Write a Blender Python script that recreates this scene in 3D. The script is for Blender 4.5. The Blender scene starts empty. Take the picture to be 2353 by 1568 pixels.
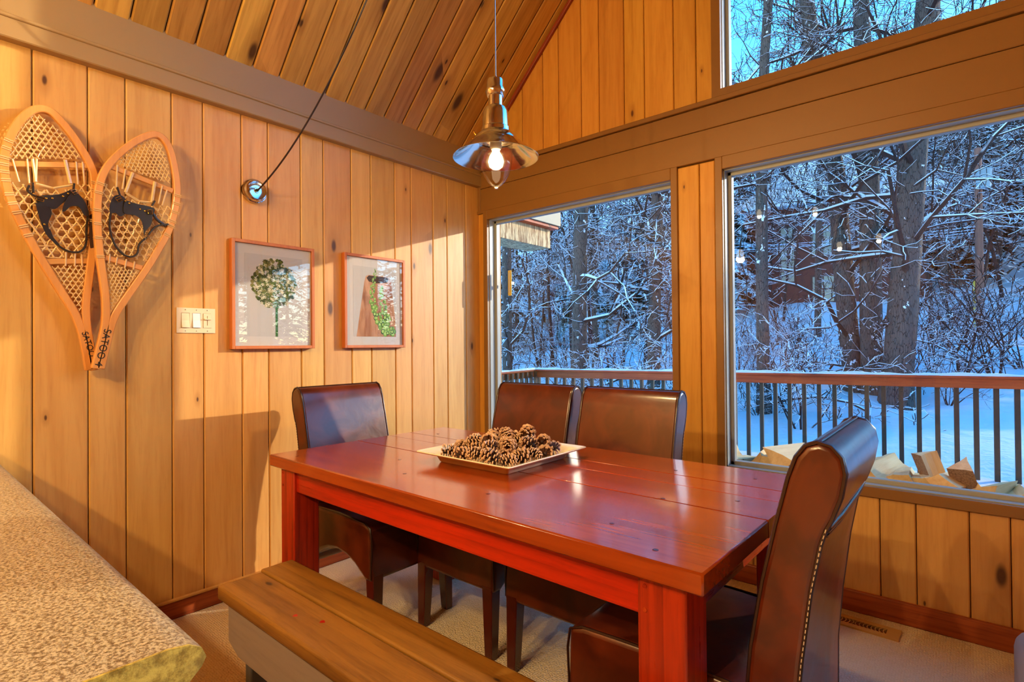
import bpy, bmesh, math, random
import numpy as np
from mathutils import Vector, Matrix

random.seed(7)
SC = bpy.context.scene
COL = SC.collection
PI = math.pi

# ------------------------------------------------------------------ camera
F_PX = 1240.65
YAW, PITCH, ROLL = -0.70269434, 0.00813822, -0.00855707
CAM = np.array([2.71524, -2.83605, 1.2])
def _rot(yaw, pit, rol):
    fwd = np.array([math.sin(yaw)*math.cos(pit), math.cos(yaw)*math.cos(pit), math.sin(pit)])
    r = np.cross(fwd, [0, 0, 1]); r /= np.linalg.norm(r)
    u = np.cross(r, fwd)
    return np.array([math.cos(rol)*r + math.sin(rol)*u, -math.sin(rol)*r + math.cos(rol)*u, fwd])
CR = _rot(YAW, PITCH, ROLL)
cam_data = bpy.data.cameras.new('camera'); cam_data.sensor_width = 36; cam_data.sensor_fit = 'HORIZONTAL'
cam_data.lens = 36*F_PX/2353; cam_data.clip_start = .02; cam_data.clip_end = 400
cam = bpy.data.objects.new('camera', cam_data); COL.objects.link(cam); SC.camera = cam
cam.matrix_world = Matrix(((CR[0][0], CR[1][0], -CR[2][0], CAM[0]), (CR[0][1], CR[1][1], -CR[2][1], CAM[1]),
                           (CR[0][2], CR[1][2], -CR[2][2], CAM[2]), (0, 0, 0, 1)))
# a pixel of the 2353x1568 photograph gives a direction; a known plane gives the distance
def ray(x, y): return CR.T @ np.array([(x-1176.5)/F_PX, (784-y)/F_PX, 1.])
def onx(x, y, X): d = ray(x, y); return CAM + d*(X-CAM[0])/d[0]
def ony(x, y, Y): d = ray(x, y); return CAM + d*(Y-CAM[1])/d[1]
def onz(x, y, Z): d = ray(x, y); return CAM + d*(Z-CAM[2])/d[2]

# ------------------------------------------------------------------ light
SUN_TO = Vector((1.0, 1.41, .45)).normalized()          # towards the sun
world = bpy.data.worlds.new('world'); SC.world = world; world.use_nodes = True
wn = world.node_tree; wn.nodes.clear()
wo = wn.nodes.new('ShaderNodeOutputWorld'); wb = wn.nodes.new('ShaderNodeBackground')
sky = wn.nodes.new('ShaderNodeTexSky'); sky.sky_type = 'NISHITA'; sky.sun_disc = False
sky.sun_elevation = math.radians(16); sky.sun_rotation = math.atan2(SUN_TO.x, SUN_TO.y)
sky.altitude = 600; sky.air_density = 1.0; sky.dust_density = .1; sky.ozone_density = 2.5
wb.inputs[1].default_value = SKY_STRENGTH = 1.08
hs_ = wn.nodes.new('ShaderNodeHueSaturation'); hs_.inputs['Saturation'].default_value = 1.35; wn.links.new(sky.outputs[0], hs_.inputs['Color']); wn.links.new(hs_.outputs[0], wb.inputs[0]); wn.links.new(wb.outputs[0], wo.inputs[0])
sun_d = bpy.data.lights.new('sun', 'SUN'); sun_d.energy = 4.5; sun_d.angle = math.radians(.6); sun_d.color = (1, .85, .62)
sun = bpy.data.objects.new('sun_offscreen', sun_d); COL.objects.link(sun)
sun.rotation_euler = SUN_TO.to_track_quat('Z', 'Y').to_euler(); sun.location = (30, 42, 14)
LAMP_W = 122.0
LAMP_COL = (1, .67, .295)
vs = SC.view_settings; vs.view_transform = 'Standard'; vs.look = 'None'; vs.exposure = -0.1; vs.gamma = 1; vs.use_curve_mapping = False
SC.display_settings.display_device = 'sRGB'
cy = SC.cycles
cy.max_bounces = 6; cy.diffuse_bounces = 4; cy.glossy_bounces = 2; cy.transmission_bounces = 3; cy.transparent_max_bounces = 10
cy.caustics_reflective = False; cy.caustics_refractive = False; cy.use_denoising = True
cy.sample_clamp_indirect = 6; cy.use_adaptive_sampling = True; cy.adaptive_threshold = .09; cy.adaptive_min_samples = 12; cy.use_light_tree = True

# ------------------------------------------------------------------ mesh helpers
class MB:
    def __init__(s): s.v = []; s.f = []; s.m = []
    def add(s, verts, faces, m=0):
        o = len(s.v); s.v += [tuple(map(float, p)) for p in verts]
        s.f += [tuple(i+o for i in f) for f in faces]; s.m += [m]*len(faces); return s
    def box(s, x0, x1, y0, y1, z0, z1, m=0):
        return s.add([(x0,y0,z0),(x1,y0,z0),(x1,y1,z0),(x0,y1,z0),(x0,y0,z1),(x1,y0,z1),(x1,y1,z1),(x0,y1,z1)],
                     [(0,3,2,1),(4,5,6,7),(0,1,5,4),(1,2,6,5),(2,3,7,6),(3,0,4,7)], m)
    def prism(s, poly, fn, t0, t1, m=0):
        """poly: 2D outline; fn(a,b,t)->xyz"""
        n = len(poly)
        vs_ = [fn(a, b, t0) for a, b in poly] + [fn(a, b, t1) for a, b in poly]
        fs = [tuple(range(n-1, -1, -1)), tuple(range(n, 2*n))] + [(i, (i+1) % n, n+(i+1) % n, n+i) for i in range(n)]
        return s.add(vs_, fs, m)
    def tube(s, pts, r, n=6, m=0, cap=True, closed=False, flat=1.0, up=None):
        pts = [Vector(map(float, p)) for p in pts]; k = len(pts)
        rs = r if isinstance(r, (list, tuple)) else [r]*k
        ref = None; vs_ = []
        for i, p in enumerate(pts):
            a = pts[(i-1) % k] if (closed or i > 0) else pts[i]; b = pts[(i+1) % k] if (closed or i < k-1) else pts[i]
            t = (b-a)
            t = t.normalized() if t.length > 1e-9 else Vector((0, 0, 1))
            if ref is None:
                ref = Vector(up) if up is not None else (Vector((0, 0, 1)) if abs(t.z) < .9 else Vector((1, 0, 0)))
            if up is not None: ref = Vector(up)
            sx = t.cross(ref)
            sx = sx.normalized() if sx.length > 1e-9 else t.orthogonal().normalized()
            sy = sx.cross(t).normalized(); ref = sy
            for j in range(n):
                an = 2*PI*j/n
                vs_.append(p + sx*(math.cos(an)*rs[i]) + sy*(math.sin(an)*rs[i]*flat))
        fs = []
        for i in range(k if closed else k-1):
            i2 = (i+1) % k
            for j in range(n):
                fs.append((i*n+j, i*n+(j+1) % n, i2*n+(j+1) % n, i2*n+j))
        if cap and not closed:
            fs.append(tuple(range(n-1, -1, -1))); fs.append(tuple((k-1)*n+j for j in range(n)))
        return s.add(vs_, fs, m)
    def lathe(s, prof, n=24, c=(0, 0, 0), m=0, axis='z'):
        """prof: (r,h) along the axis"""
        vs_ = []
        for r, h in prof:
            for j in range(n):
                a = 2*PI*j/n; x, y = r*math.cos(a), r*math.sin(a)
                q = (x, y, h) if axis == 'z' else ((h, x, y) if axis == 'x' else (x, h, y))
                vs_.append((q[0]+c[0], q[1]+c[1], q[2]+c[2]))
        fs = [(i*n+j, i*n+(j+1) % n, (i+1)*n+(j+1) % n, (i+1)*n+j) for i in range(len(prof)-1) for j in range(n)]
        return s.add(vs_, fs, m)
    def sphere(s, c, r, n=10, k=6, m=0, sc=(1, 1, 1)):
        prof = [(math.sin(PI*i/k), -math.cos(PI*i/k)) for i in range(k+1)]
        vs_ = []; 
        for q, h in prof:
            for j in range(n):
                a = 2*PI*j/n; vs_.append((c[0]+r*sc[0]*q*math.cos(a), c[1]+r*sc[1]*q*math.sin(a), c[2]+r*sc[2]*h))
        return s.add(vs_, [(i*n+j, i*n+(j+1) % n, (i+1)*n+(j+1) % n, (i+1)*n+j) for i in range(k) for j in range(n)], m)
    def mesh(s, name, mats, smooth=None):
        me = bpy.data.meshes.new(name); me.from_pydata(s.v, [], s.f)
        for mt in (mats if isinstance(mats, (list, tuple)) else [mats]): me.materials.append(mt)
        if any(s.m): me.polygons.foreach_set('material_index', s.m)
        me.validate(); me.update()
        if smooth is not None:
            bm = bmesh.new(); bm.from_mesh(me); bmesh.ops.remove_doubles(bm, verts=bm.verts, dist=1e-6)
            bmesh.ops.recalc_face_normals(bm, faces=bm.faces); bm.to_mesh(me); bm.free()
            me.polygons.foreach_set('use_smooth', [True]*len(me.polygons))
            me.set_sharp_from_angle(angle=math.radians(smooth))
        return me
    def build(s, name, mats, parent=None, smooth=None, bevel=0, loc=None, seg=2, kind=None):
        o = bpy.data.objects.new(name, s.mesh(name, mats, smooth)); COL.objects.link(o)
        if parent is not None: o.parent = parent
        if loc is not None: o.location = loc
        if bevel:
            b = o.modifiers.new('bevel', 'BEVEL'); b.width = bevel; b.segments = seg; b.limit_method = 'ANGLE'; b.angle_limit = math.radians(40)
            if smooth is not None: b.harden_normals = False
        if kind: o['kind'] = kind
        return o

def tag(o, label, cat, group=None, kind=None):
    o['label'] = label; o['category'] = cat
    if group: o['group'] = group
    if kind: o['kind'] = kind
    return o
def thing(name, label, cat, loc=(0, 0, 0), rz=0, group=None):
    o = bpy.data.objects.new(name, None); COL.objects.link(o); o.location = loc; o.rotation_euler = (0, 0, rz)
    o.empty_display_size = .05
    return tag(o, label, cat, group)
def dup(root, loc=None, rz=None, label=None, group=None, rot=None, scale=None):
    r = root.copy(); COL.objects.link(r)
    if loc is not None: r.location = loc
    if rz is not None: r.rotation_euler = (0, 0, rz)
    if rot is not None: r.rotation_euler = rot
    if scale is not None: r.scale = (scale,)*3
    if label: r['label'] = label
    if group: r['group'] = group
    for ch in list(root.children):
        c = ch.copy(); COL.objects.link(c); c.parent = r
        for g in ch.children:
            d = g.copy(); COL.objects.link(d); d.parent = c
    return r
def struct(o): o['kind'] = 'structure'; return o

# ------------------------------------------------------------------ materials
def srgb(r, g, b):
    return tuple(((c/255)/12.92 if c/255 <= .04045 else ((c/255+.055)/1.055)**2.4) for c in (r, g, b)) + (1,)
class NT:
    def __init__(s, name):
        s.m = bpy.data.materials.new(name); s.m.use_nodes = True; s.t = s.m.node_tree; s.t.nodes.clear()
        s.out = s.n('ShaderNodeOutputMaterial')
    def n(s, typ, **kw):
        nd = s.t.nodes.new(typ)
        for k, v in kw.items(): setattr(nd, k, v)
        return nd
    def l(s, a, b): s.t.links.new(a, b)
    def val(s, inp, v):
        if hasattr(v, 'is_linked') or isinstance(v, bpy.types.NodeSocket): s.l(v, inp)
        else: inp.default_value = v
    def math(s, op, a, b=0, c=0, clamp=False):
        nd = s.n('ShaderNodeMath', operation=op, use_clamp=clamp)
        for i, q in enumerate((a, b, c)): s.val(nd.inputs[i], q)
        return nd.outputs[0]
    def mix(s, f, a, b, blend='MIX'):
        nd = s.n('ShaderNodeMix', data_type='RGBA', blend_type=blend)
        s.val(nd.inputs[0], f); s.val(nd.inputs[6], a); s.val(nd.inputs[7], b); return nd.outputs[2]
    def noise(s, vec, scale, detail=3, rough=.5, dist=0):
        nd = s.n('ShaderNodeTexNoise'); s.l(vec, nd.inputs['Vector']); nd.inputs['Scale'].default_value = scale
        nd.inputs['Detail'].default_value = detail; nd.inputs['Roughness'].default_value = rough; nd.inputs['Distortion'].default_value = dist
        return nd.outputs[0]
    def step(s, v, a, b):
        nd = s.n('ShaderNodeMapRange', interpolation_type='SMOOTHSTEP'); s.val(nd.inputs[0], v)
        s.val(nd.inputs[1], a); s.val(nd.inputs[2], b); return nd.outputs[0]
    def mapv(s, vec, sc=(1, 1, 1), loc=(0, 0, 0)):
        nd = s.n('ShaderNodeMapping'); s.l(vec, nd.inputs[0]); nd.inputs['Scale'].default_value = sc; nd.inputs['Location'].default_value = loc
        return nd.outputs[0]
    def obj(s): return s.n('ShaderNodeTexCoord').outputs['Object']
    def rnd(s): return s.n('ShaderNodeObjectInfo').outputs['Random']
    def offs(s, vec, k=37.0):
        cx = s.n('ShaderNodeCombineXYZ'); r = s.rnd()
        s.l(s.math('MULTIPLY', r, k), cx.inputs[0]); s.l(s.math('MULTIPLY', r, k*1.7), cx.inputs[1]); s.l(s.math('MULTIPLY', r, k*2.3), cx.inputs[2])
        a = s.n('ShaderNodeVectorMath', operation='ADD'); s.l(vec, a.inputs[0]); s.l(cx.outputs[0], a.inputs[1]); return a.outputs[0]
    def bump(s, h, strength=.3, dist=.002):
        b = s.n('ShaderNodeBump'); b.inputs['Strength'].default_value = strength; b.inputs['Distance'].default_value = dist
        s.l(h, b.inputs['Height']); return b.outputs[0]
    def pbsdf(s, col, rough=.5, metal=0, spec=.5, normal=None, coat=0, coatr=.1, **kw):
        b = s.n('ShaderNodeBsdfPrincipled'); s.val(b.inputs['Base Color'], col); s.val(b.inputs['Roughness'], rough)
        b.inputs['Metallic'].default_value = metal; b.inputs['Specular IOR Level'].default_value = spec
        b.inputs['Coat Weight'].default_value = coat; b.inputs['Coat Roughness'].default_value = coatr
        if normal is not None: s.l(normal, b.inputs['Normal'])
        for k, v in kw.items(): s.val(b.inputs[k], v)
        return b.outputs[0]
    def done(s, sh): s.l(sh, s.out.inputs[0]); return s.m

def plain(name, col, rough=.5, metal=0, spec=.5, var=0, coat=0):
    t = NT(name)
    c = col
    if var:
        nz = t.noise(t.obj(), 8, 4)
        c = t.mix(t.math('MULTIPLY', nz, var), col, tuple(x*.5 for x in col[:3])+(1,))
    return t.done(t.pbsdf(c, rough, metal, spec, coat=coat))

def wood(name, light, dark, axis='Z', *args, hue=.012, **kw):
    return _wood(name, light, dark, axis, *args, hue=hue, **kw)
def _wood(name, light, dark, axis='Z', rough=.42, grain=.55, boardvar=.35, knots=.6, knotcol=None, scale=1.0, coat=0, coatr=.15, bump=0, spec=.4, streak=None, cath=.0, hue=.012, ksize=1.3):
    t = NT(name); v = t.offs(t.obj())
    lo, hi = 1.2*scale, 16*scale
    scl = {'X': (lo, hi, hi), 'Y': (hi, lo, hi), 'Z': (hi, hi, lo)}[axis]
    g1 = t.noise(t.mapv(v, scl), 1.0, 4, .55, .8)
    sc2 = tuple(q*5 for q in scl)
    g2 = t.noise(t.mapv(v, sc2), 1.0, 3, .6, .3)
    f = t.math('ADD', t.math('MULTIPLY', t.step(g1, .3, .75), grain), t.math('MULTIPLY', t.step(g2, .45, .7), grain*.45), clamp=True)
    if cath:                                     # cathedral figure
        w = t.n('ShaderNodeTexWave', wave_type='RINGS', rings_direction={'X': 'X', 'Y': 'Y', 'Z': 'Z'}[axis], wave_profile='SAW')
        k = {'X': (.35, 7, 7), 'Y': (7, .35, 7), 'Z': (7, 7, .35)}[axis]
        t.l(t.mapv(v, tuple(q*scale for q in k)), w.inputs[0]); w.inputs['Scale'].default_value = 1.6; w.inputs['Distortion'].default_value = 5
        w.inputs['Detail'].default_value = 2; w.inputs['Detail Scale'].default_value = .7
        f = t.math('ADD', f, t.math('MULTIPLY', t.step(w.outputs[1], .5, 1.), cath), clamp=True)
    c = t.mix(f, light, dark)
    if streak:
        sl = {'X': (.5, 7, 7), 'Y': (7, .5, 7), 'Z': (7, 7, .5)}[axis]
        s3 = t.step(t.noise(t.mapv(v, sl), 1., 2, .5, .5), .62, .8)
        c = t.mix(t.math('MULTIPLY', s3, .55), c, streak)
    if boardvar:
        hv = t.n('ShaderNodeHueSaturation'); r = t.rnd()
        t.l(t.math('MULTIPLY_ADD', r, boardvar, 1-boardvar*.62), hv.inputs['Value'])
        r2 = t.math('FRACT', t.math('MULTIPLY', r, 17.3)); t.l(t.math('MULTIPLY_ADD', r2, hue, .5-hue*.4), hv.inputs['Hue'])
        t.l(c, hv.inputs['Color']); c = hv.outputs[0]
    if knots:
        vo = t.n('ShaderNodeTexVoronoi', voronoi_dimensions='2D'); a, b = 6.5*scale, 2.6*scale
        sx = t.n('ShaderNodeSeparateXYZ'); t.l(v, sx.inputs[0]); o3 = [sx.outputs[i] for i in range(3)]; li = 'XYZ'.index(axis)
        cmb = t.n('ShaderNodeCombineXYZ'); ac = [o3[i] for i in range(3) if i != li]
        t.l(t.math('MULTIPLY', t.math('ADD', ac[0], ac[1]), a), cmb.inputs[0]); t.l(t.math('MULTIPLY', o3[li], b), cmb.inputs[1])
        t.l(cmb.outputs[0], vo.inputs['Vector']); vo.inputs['Scale'].default_value = 1
        sep = t.n('ShaderNodeSeparateColor'); t.l(vo.outputs['Color'], sep.inputs[0])
        pick = t.math('LESS_THAN', sep.outputs[0], knots*.45)
        size = t.math('MULTIPLY_ADD', t.math('POWER', sep.outputs[1], 2.), .10*ksize, .028*ksize)
        core = t.math('SUBTRACT', 1., t.step(t.math('DIVIDE', vo.outputs['Distance'], size), .35, 1.), clamp=True)
        halo = t.math('SUBTRACT', 1., t.step(t.math('DIVIDE', vo.outputs['Distance'], size), .8, 3.2), clamp=True)
        kc = knotcol or tuple(x*.22 for x in dark[:3])+(1,)
        c = t.mix(t.math('MULTIPLY', t.math('MULTIPLY', halo, pick), .45), c, tuple(x*.7 for x in dark[:3])+(1,))
        c = t.mix(t.math('MULTIPLY', t.math('MULTIPLY', core, pick), .9), c, kc)
    nrm = t.bump(t.math('ADD', g1, t.math('MULTIPLY', g2, .6)), bump, .003) if bump else None
    rv = t.math('MULTIPLY_ADD', g2, .15, rough-.07)
    return t.done(t.pbsdf(c, rv, 0, spec, nrm, coat, coatr))

M = {}
M['pine'] = wood('pine_wall', srgb(218,166,92), srgb(188,128,56), 'Z', .42, .5, .18, .5, srgb(70,36,16), spec=.45)
M['pine_gable'] = wood('pine_gable', srgb(222,162,70), srgb(192,124,40), 'Z', .45, .5, .14, .42, srgb(80,34,14))
M['cedar'] = wood('cedar_ceiling', srgb(216,164,78), srgb(160,106,38), 'X', .5, .55, .36, .75, srgb(58,28,12), cath=.12, spec=.3, hue=.02, ksize=1.9)
M['redtrim'] = wood('red_cedar_trim', srgb(176,84,38), srgb(120,42,18), 'X', .45, .7, .1, .5, cath=.3)
M['redtrim_y'] = wood('red_cedar_trim_y', srgb(176,84,38), srgb(120,42,18), 'Y', .45, .7, .1, .5, cath=.3)
M['table'] = wood('table_red_stain', srgb(168,66,14), srgb(106,32,6), 'X', .22, .5, .10, .2, srgb(40,10,4), coat=.6, coatr=.12, spec=.5, cath=.12, bump=0)
M['table_z'] = wood('table_red_stain_leg', srgb(190,46,14), srgb(118,18,6), 'Z', .3, .6, .15, .0, coat=.4, coatr=.2, cath=.4, bump=0)
M['table_y'] = wood('table_red_stain_end', srgb(180,50,16), srgb(110,20,6), 'Y', .28, .6, .15, .0, coat=.5, coatr=.15, cath=.3, bump=0)
M['table_apron'] = wood('table_red_apron', srgb(200,40,10), srgb(122,16,4), 'X', .3, .55, .1, .3, srgb(40,8,3), coat=.4, coatr=.2, cath=.25, bump=0)
M['bench'] = wood('bench_seat_brown', srgb(146,96,34), srgb(100,60,16), 'X', .45, .65, .1, .4, srgb(40,20,8), coat=.15, coatr=.35, cath=.2, bump=.5)
M['bench_grey'] = wood('bench_grey_paint', srgb(176,164,158), srgb(140,128,124), 'X', .6, .35, .06, 0, bump=.2)
M['bench_leg'] = wood('bench_leg_paint', srgb(112,118,128), srgb(84,88,96), 'Z', .6, .35, .06, 0, bump=.2)
M['taupe'] = plain('taupe_paint', srgb(160,128,80), .45, var=.12)
M['taupe_win'] = plain('taupe_window_paint', srgb(140,98,46), .42, var=.12)
M['vinyl'] = plain('grey_window_vinyl', srgb(160,164,158), .4)
M['backing'] = plain('backing_boards', srgb(190,136,74), .8)
M['framewood'] = wood('cherry_frame', srgb(196,112,58), srgb(160,80,36), 'Z', .4, .4, .05, 0)
M['shoewood'] = wood('snowshoe_ash', srgb(226,160,88), srgb(186,112,48), 'Z', .35, .4, .1, 0, coat=.5, coatr=.2)
M['shoebar'] = wood('snowshoe_bar', srgb(218,156,88), srgb(180,112,54), 'Y', .4, .4, .1, 0)
M['rawhide'] = plain('rawhide', srgb(232,196,138), .35, var=.3, coat=.3)
M['black'] = plain('black_plastic', srgb(18,16,15), .4)
M['ink'] = plain('black_ink', srgb(34,26,22), .7)
M['brass'] = plain('brass', srgb(200,150,60), .25, 1)
M['chrome'] = plain('chrome', srgb(214,210,204), .12, 1)
M['ivory'] = plain('ivory_plastic', srgb(226,206,170), .35)
M['white'] = plain('white_plastic', srgb(232,230,226), .35)
M['paper'] = plain('mat_board', srgb(196,194,190), .8)
M['print_grey'] = plain('print_grey', srgb(182,182,180), .7)
M['ceramic'] = plain('cream_glaze', srgb(244,232,204), .16, spec=.6, coat=.4)
M['vent'] = plain('almond_enamel', srgb(206,164,96), .35)
M['snow'] = None
def leather():
    t = NT('brown_leather'); v = t.offs(t.obj(), 11)
    n1 = t.noise(v, 7, 3, .55, .6); n2 = t.noise(v, 60, 2, .6)
    c = t.mix(t.step(n1, .35, .75), srgb(68,20,6), srgb(100,37,9))
    nr = t.bump(t.math('ADD', t.math('MULTIPLY', n1, .6), t.math('MULTIPLY', n2, .06)), .4, .006)
    return t.done(t.pbsdf(c, t.math('MULTIPLY_ADD', n1, .16, .24), 0, .5, nr, coat=.5, coatr=.16))
M['leather'] = leather()
M['piping'] = plain('leather_piping', srgb(46,20,13), .3, coat=.2)
M['thread'] = plain('white_thread', srgb(236,220,196), .7)
M['chairleg'] = plain('dark_cherry_leg', srgb(74,20,12), .25, coat=.4)
def carpet():
    t = NT('woven_carpet'); v = t.obj()
    w = t.n('ShaderNodeTexVoronoi'); t.l(t.mapv(v, (120, 120, 1)), w.inputs['Vector']); w.inputs['Scale'].default_value = 1; w.inputs['Randomness'].default_value = .45
    d = w.outputs['Distance']; nz = t.noise(v, 3, 3); fz = t.noise(v, 420, 2)
    c = t.mix(t.step(d, .25, .62), srgb(244,226,194), srgb(236,216,182))  # a little shade is painted into the pits of the weave
    c = t.mix(t.math('MULTIPLY', nz, .25), c, srgb(200,168,122)); c = t.mix(t.math('MULTIPLY', fz, .25), c, srgb(170,138,96))
    return t.done(t.pbsdf(c, .95, 0, .1, t.bump(t.math('SUBTRACT', 1., d), .9, .006)))
M['carpet'] = carpet()
def counter():
    t = NT('speckled_laminate'); v = t.obj()
    a = t.noise(v, 260, 3, .7); b = t.noise(v, 420, 2, .6); c0 = t.noise(v, 14, 3)
    c = t.mix(t.step(a, .36, .62), srgb(92,72,48), srgb(184,168,134))
    c = t.mix(t.math('MULTIPLY', t.step(b, .6, .72), .8), c, srgb(70,50,30))
    c = t.mix(t.math('MULTIPLY', c0, .25), c, srgb(150,130,96))
    return t.done(t.pbsdf(c, .33, 0, .45, coat=.1))
M['counter'] = counter()
def counter_edge():
    t = NT('worn_edge_band'); v = t.obj(); a = t.noise(v, 70, 5, .7); b = t.noise(v, 25, 3)
    c = t.mix(t.step(a, .35, .65), srgb(120,98,34), srgb(190,168,78)); c = t.mix(t.math('MULTIPLY', t.step(b, .55, .7), .5), c, srgb(120,100,50))
    return t.done(t.pbsdf(c, .4, normal=t.bump(a, .4, .003)))
M['counter_edge'] = counter_edge()
def pane(name, ior=1.45, tint=(1, 1, 1, 1), boost=1.0):
    t = NT(name); tr = t.n('ShaderNodeBsdfTransparent'); tr.inputs[0].default_value = tint
    gl = t.n('ShaderNodeBsdfGlossy'); gl.inputs['Roughness'].default_value = .0
    g = t.n('ShaderNodeNewGeometry'); dt = t.n('ShaderNodeVectorMath', operation='DOT_PRODUCT'); t.l(g.outputs['Incoming'], dt.inputs[0]); t.l(g.outputs['Normal'], dt.inputs[1])
    f0 = ((ior-1)/(ior+1))**2                      # Schlick reflectance, the same from both sides of the sheet
    fr = t.math('MULTIPLY_ADD', t.math('POWER', t.math('SUBTRACT', 1., t.math('ABSOLUTE', dt.outputs['Value'])), 5.), 1-f0, f0)
    mx = t.n('ShaderNodeMixShader'); t.l(t.math('MULTIPLY', fr, boost, clamp=True), mx.inputs[0]); t.l(tr.outputs[0], mx.inputs[1]); t.l(gl.outputs[0], mx.inputs[2])
    return t.done(mx.outputs[0])
M['pane'] = pane('window_glass'); M['picglass'] = pane('picture_glass', 1.5); M['globe'] = pane('globe_glass', 1.55, (.99,.985,.97,1))
def emit(name, col, st):
    t = NT(name); e = t.n('ShaderNodeEmission'); e.inputs[0].default_value = col; e.inputs[1].default_value = st; return t.done(e.outputs[0])
M['bulb'] = emit('lit_bulb', (1, .74, .42, 1), 6)
def steel():
    t = NT('brushed_steel'); v = t.obj(); n = t.noise(t.mapv(v, (30, 30, 400)), 1, 2)
    return t.done(t.pbsdf(srgb(222,218,210), t.math('MULTIPLY_ADD', n, .1, .07), 1))
M['steel'] = steel()
def snowmat(name='snow', col=srgb(238,242,250)):
    t = NT(name); v = t.obj(); a = t.noise(v, 1.2, 5, .6); b = t.noise(v, 14, 3)
    return t.done(t.pbsdf(t.mix(t.math('MULTIPLY', a, .12), col, srgb(214,224,240)), .7, 0, .3, t.bump(t.math('ADD', a, t.math('MULTIPLY', b, .12)), .6, .12)))
M['snow'] = snowmat()
def barksnow(name, c1, c2, thr=.42, amt=1.0, scale=14, vert=0.0, fine=False):
    t = NT(name)
    g = t.n('ShaderNodeNewGeometry'); s = t.n('ShaderNodeSeparateXYZ'); t.l(g.outputs['Normal'], s.inputs[0])
    v = t.offs(t.obj(), 5)
    if not fine:                                   # thin twigs: one cheap noise is enough
        nz = t.noise(v, 3.5, 1, .6); c = t.mix(nz, c1, c2); nrm = None
    else:
        b = t.noise(t.mapv(v, (1, 1, .2)), scale, 4, .7, .4); nz = t.noise(v, 3.5, 2, .6)
        vo = t.n('ShaderNodeTexVoronoi', feature='DISTANCE_TO_EDGE'); t.l(t.mapv(v, (1, 1, .2)), vo.inputs['Vector']); vo.inputs['Scale'].default_value = scale*1.9
        c = t.mix(t.step(t.math('MULTIPLY', t.math('ADD', b, .25), t.math('MULTIPLY_ADD', t.step(vo.outputs['Distance'], .0, .12), .6, .4)), .15, .75), c1, c2); nrm = None
    k = t.step(t.math('ADD', s.outputs[2], t.math('MULTIPLY', t.math('SUBTRACT', nz, .5), .5)), thr-.08, thr+.08)
    if vert:                                       # wind-blown snow clinging to the trunk
        k = t.math('MAXIMUM', k, t.step(t.noise(t.mapv(v, (1, 1, .8)), 6, 3, .7), .70-vert, .73-vert))
    c = t.mix(t.math('MULTIPLY', k, amt), c, srgb(240,244,252))
    return t.done(t.pbsdf(c, .85, 0, .15, nrm))
M['bark'] = barksnow('cottonwood_bark', srgb(34,30,28), srgb(90,83,78), .55, 1, 16, .05, True)
M['twig'] = barksnow('snowy_twig', srgb(34,28,28), srgb(70,58,54), .40, 1, 20)
M['twig_dark'] = barksnow('bare_twig', srgb(26,24,25), srgb(54,48,46), .6, 1, 20)
M['needle'] = barksnow('snowy_needles', srgb(16,26,22), srgb(38,48,36), .70, 1, 9)
# ================================================================== the room
EAVE = 2.555                    # ceiling height at the left wall; the roof rises 1:1
RIDGE = 3.6; XR = 7.2; YF = -7.0
def ceil_z(x): return EAVE + (x if x < RIDGE else 2*RIDGE - x)

floor = struct(MB().box(-.05, XR, YF, .1, -.06, 0).build('floor', M['carpet']))

# ---- left wall: vertical pine boards
wall_left = struct(MB().box(-.12, -.024, YF, .12, -.06, EAVE+.1).build('wall_left', M['backing']))
gy = [0.02, -.128, -.308, -.435, -.619, -.747, -.923, -1.057, -1.233, -1.366, -1.542, -1.673, -1.847, -1.977, -2.15, -2.278, -2.448, -2.60, -2.76, -2.90, -3.06, -3.2]
for a, b in zip(gy[1:], gy[:-1]):
    w = b-a-.003
    bd = MB().box(-.022, 0, -w/2, w/2, -1.22, 1.24).build('board', M['pine'], wall_left, bevel=.0045, seg=1, loc=(0, (a+b)/2, 1.22))
MB().box(-.022, 0, YF, -3.2, 0, EAVE).build('far_boards', M['pine'], wall_left)
bl = struct(MB().box(0, .018, -2.75, -.018, 0, .085).build('baseboard_left', M['redtrim_y'], bevel=.004, seg=1))
MB().box(0, .022, -2.75, -.0, .079, .086).build('cap_strip', M['pine'], bl)
# painted beam where the wall meets the ceiling: a thicker lower ledger and an upper board
t1 = struct(MB().box(-.01, .045, -3.2, 0, 2.345, 2.425).build('trim_1', M['taupe'], bevel=.004, seg=1))
MB().box(-.01, .030, -3.2, 0, 2.42, 2.60).build('upper_board', M['taupe'], t1)
MB().box(-.01, .052, -3.2, 0, 2.418, 2.432).build('ledge', M['taupe'], t1, bevel=.003, seg=1)

# ---- ceiling boards running up the slope
ceiling = struct(MB().prism([(-.1, EAVE-.1+.09), (RIDGE, EAVE+RIDGE+.09), (XR+.1, EAVE+2*RIDGE-XR-.1+.09), (XR+.1, EAVE+2*RIDGE-XR-.1+.2), (RIDGE, EAVE+RIDGE+.2), (-.1, EAVE-.1+.2)],
                        lambda a, b, t: (a, t, b), YF, .14).build('ceiling', M['backing']))
cg = [.0, -.06, -.19, -.328, -.456, -.588, -.71, -.845, -.98, -1.108, -1.235, -1.36, -1.495, -1.629, -1.758, -1.888, -2.012, -2.14, -2.264, -2.393, -2.52, -2.65, -2.78, -2.91, -3.04]
LC = RIDGE*math.sqrt(2)
for a, b in zip(cg[1:], cg[:-1]):
    w = b-a-.005
    o = MB().box(-LC/2, LC/2, -w/2, w/2, 0, .02).build('ceiling_board', M['cedar'], ceiling, bevel=.006, seg=1, loc=(RIDGE/2, (a+b)/2, EAVE+RIDGE/2))
    o.rotation_euler = (0, -PI/4, 0)
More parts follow.
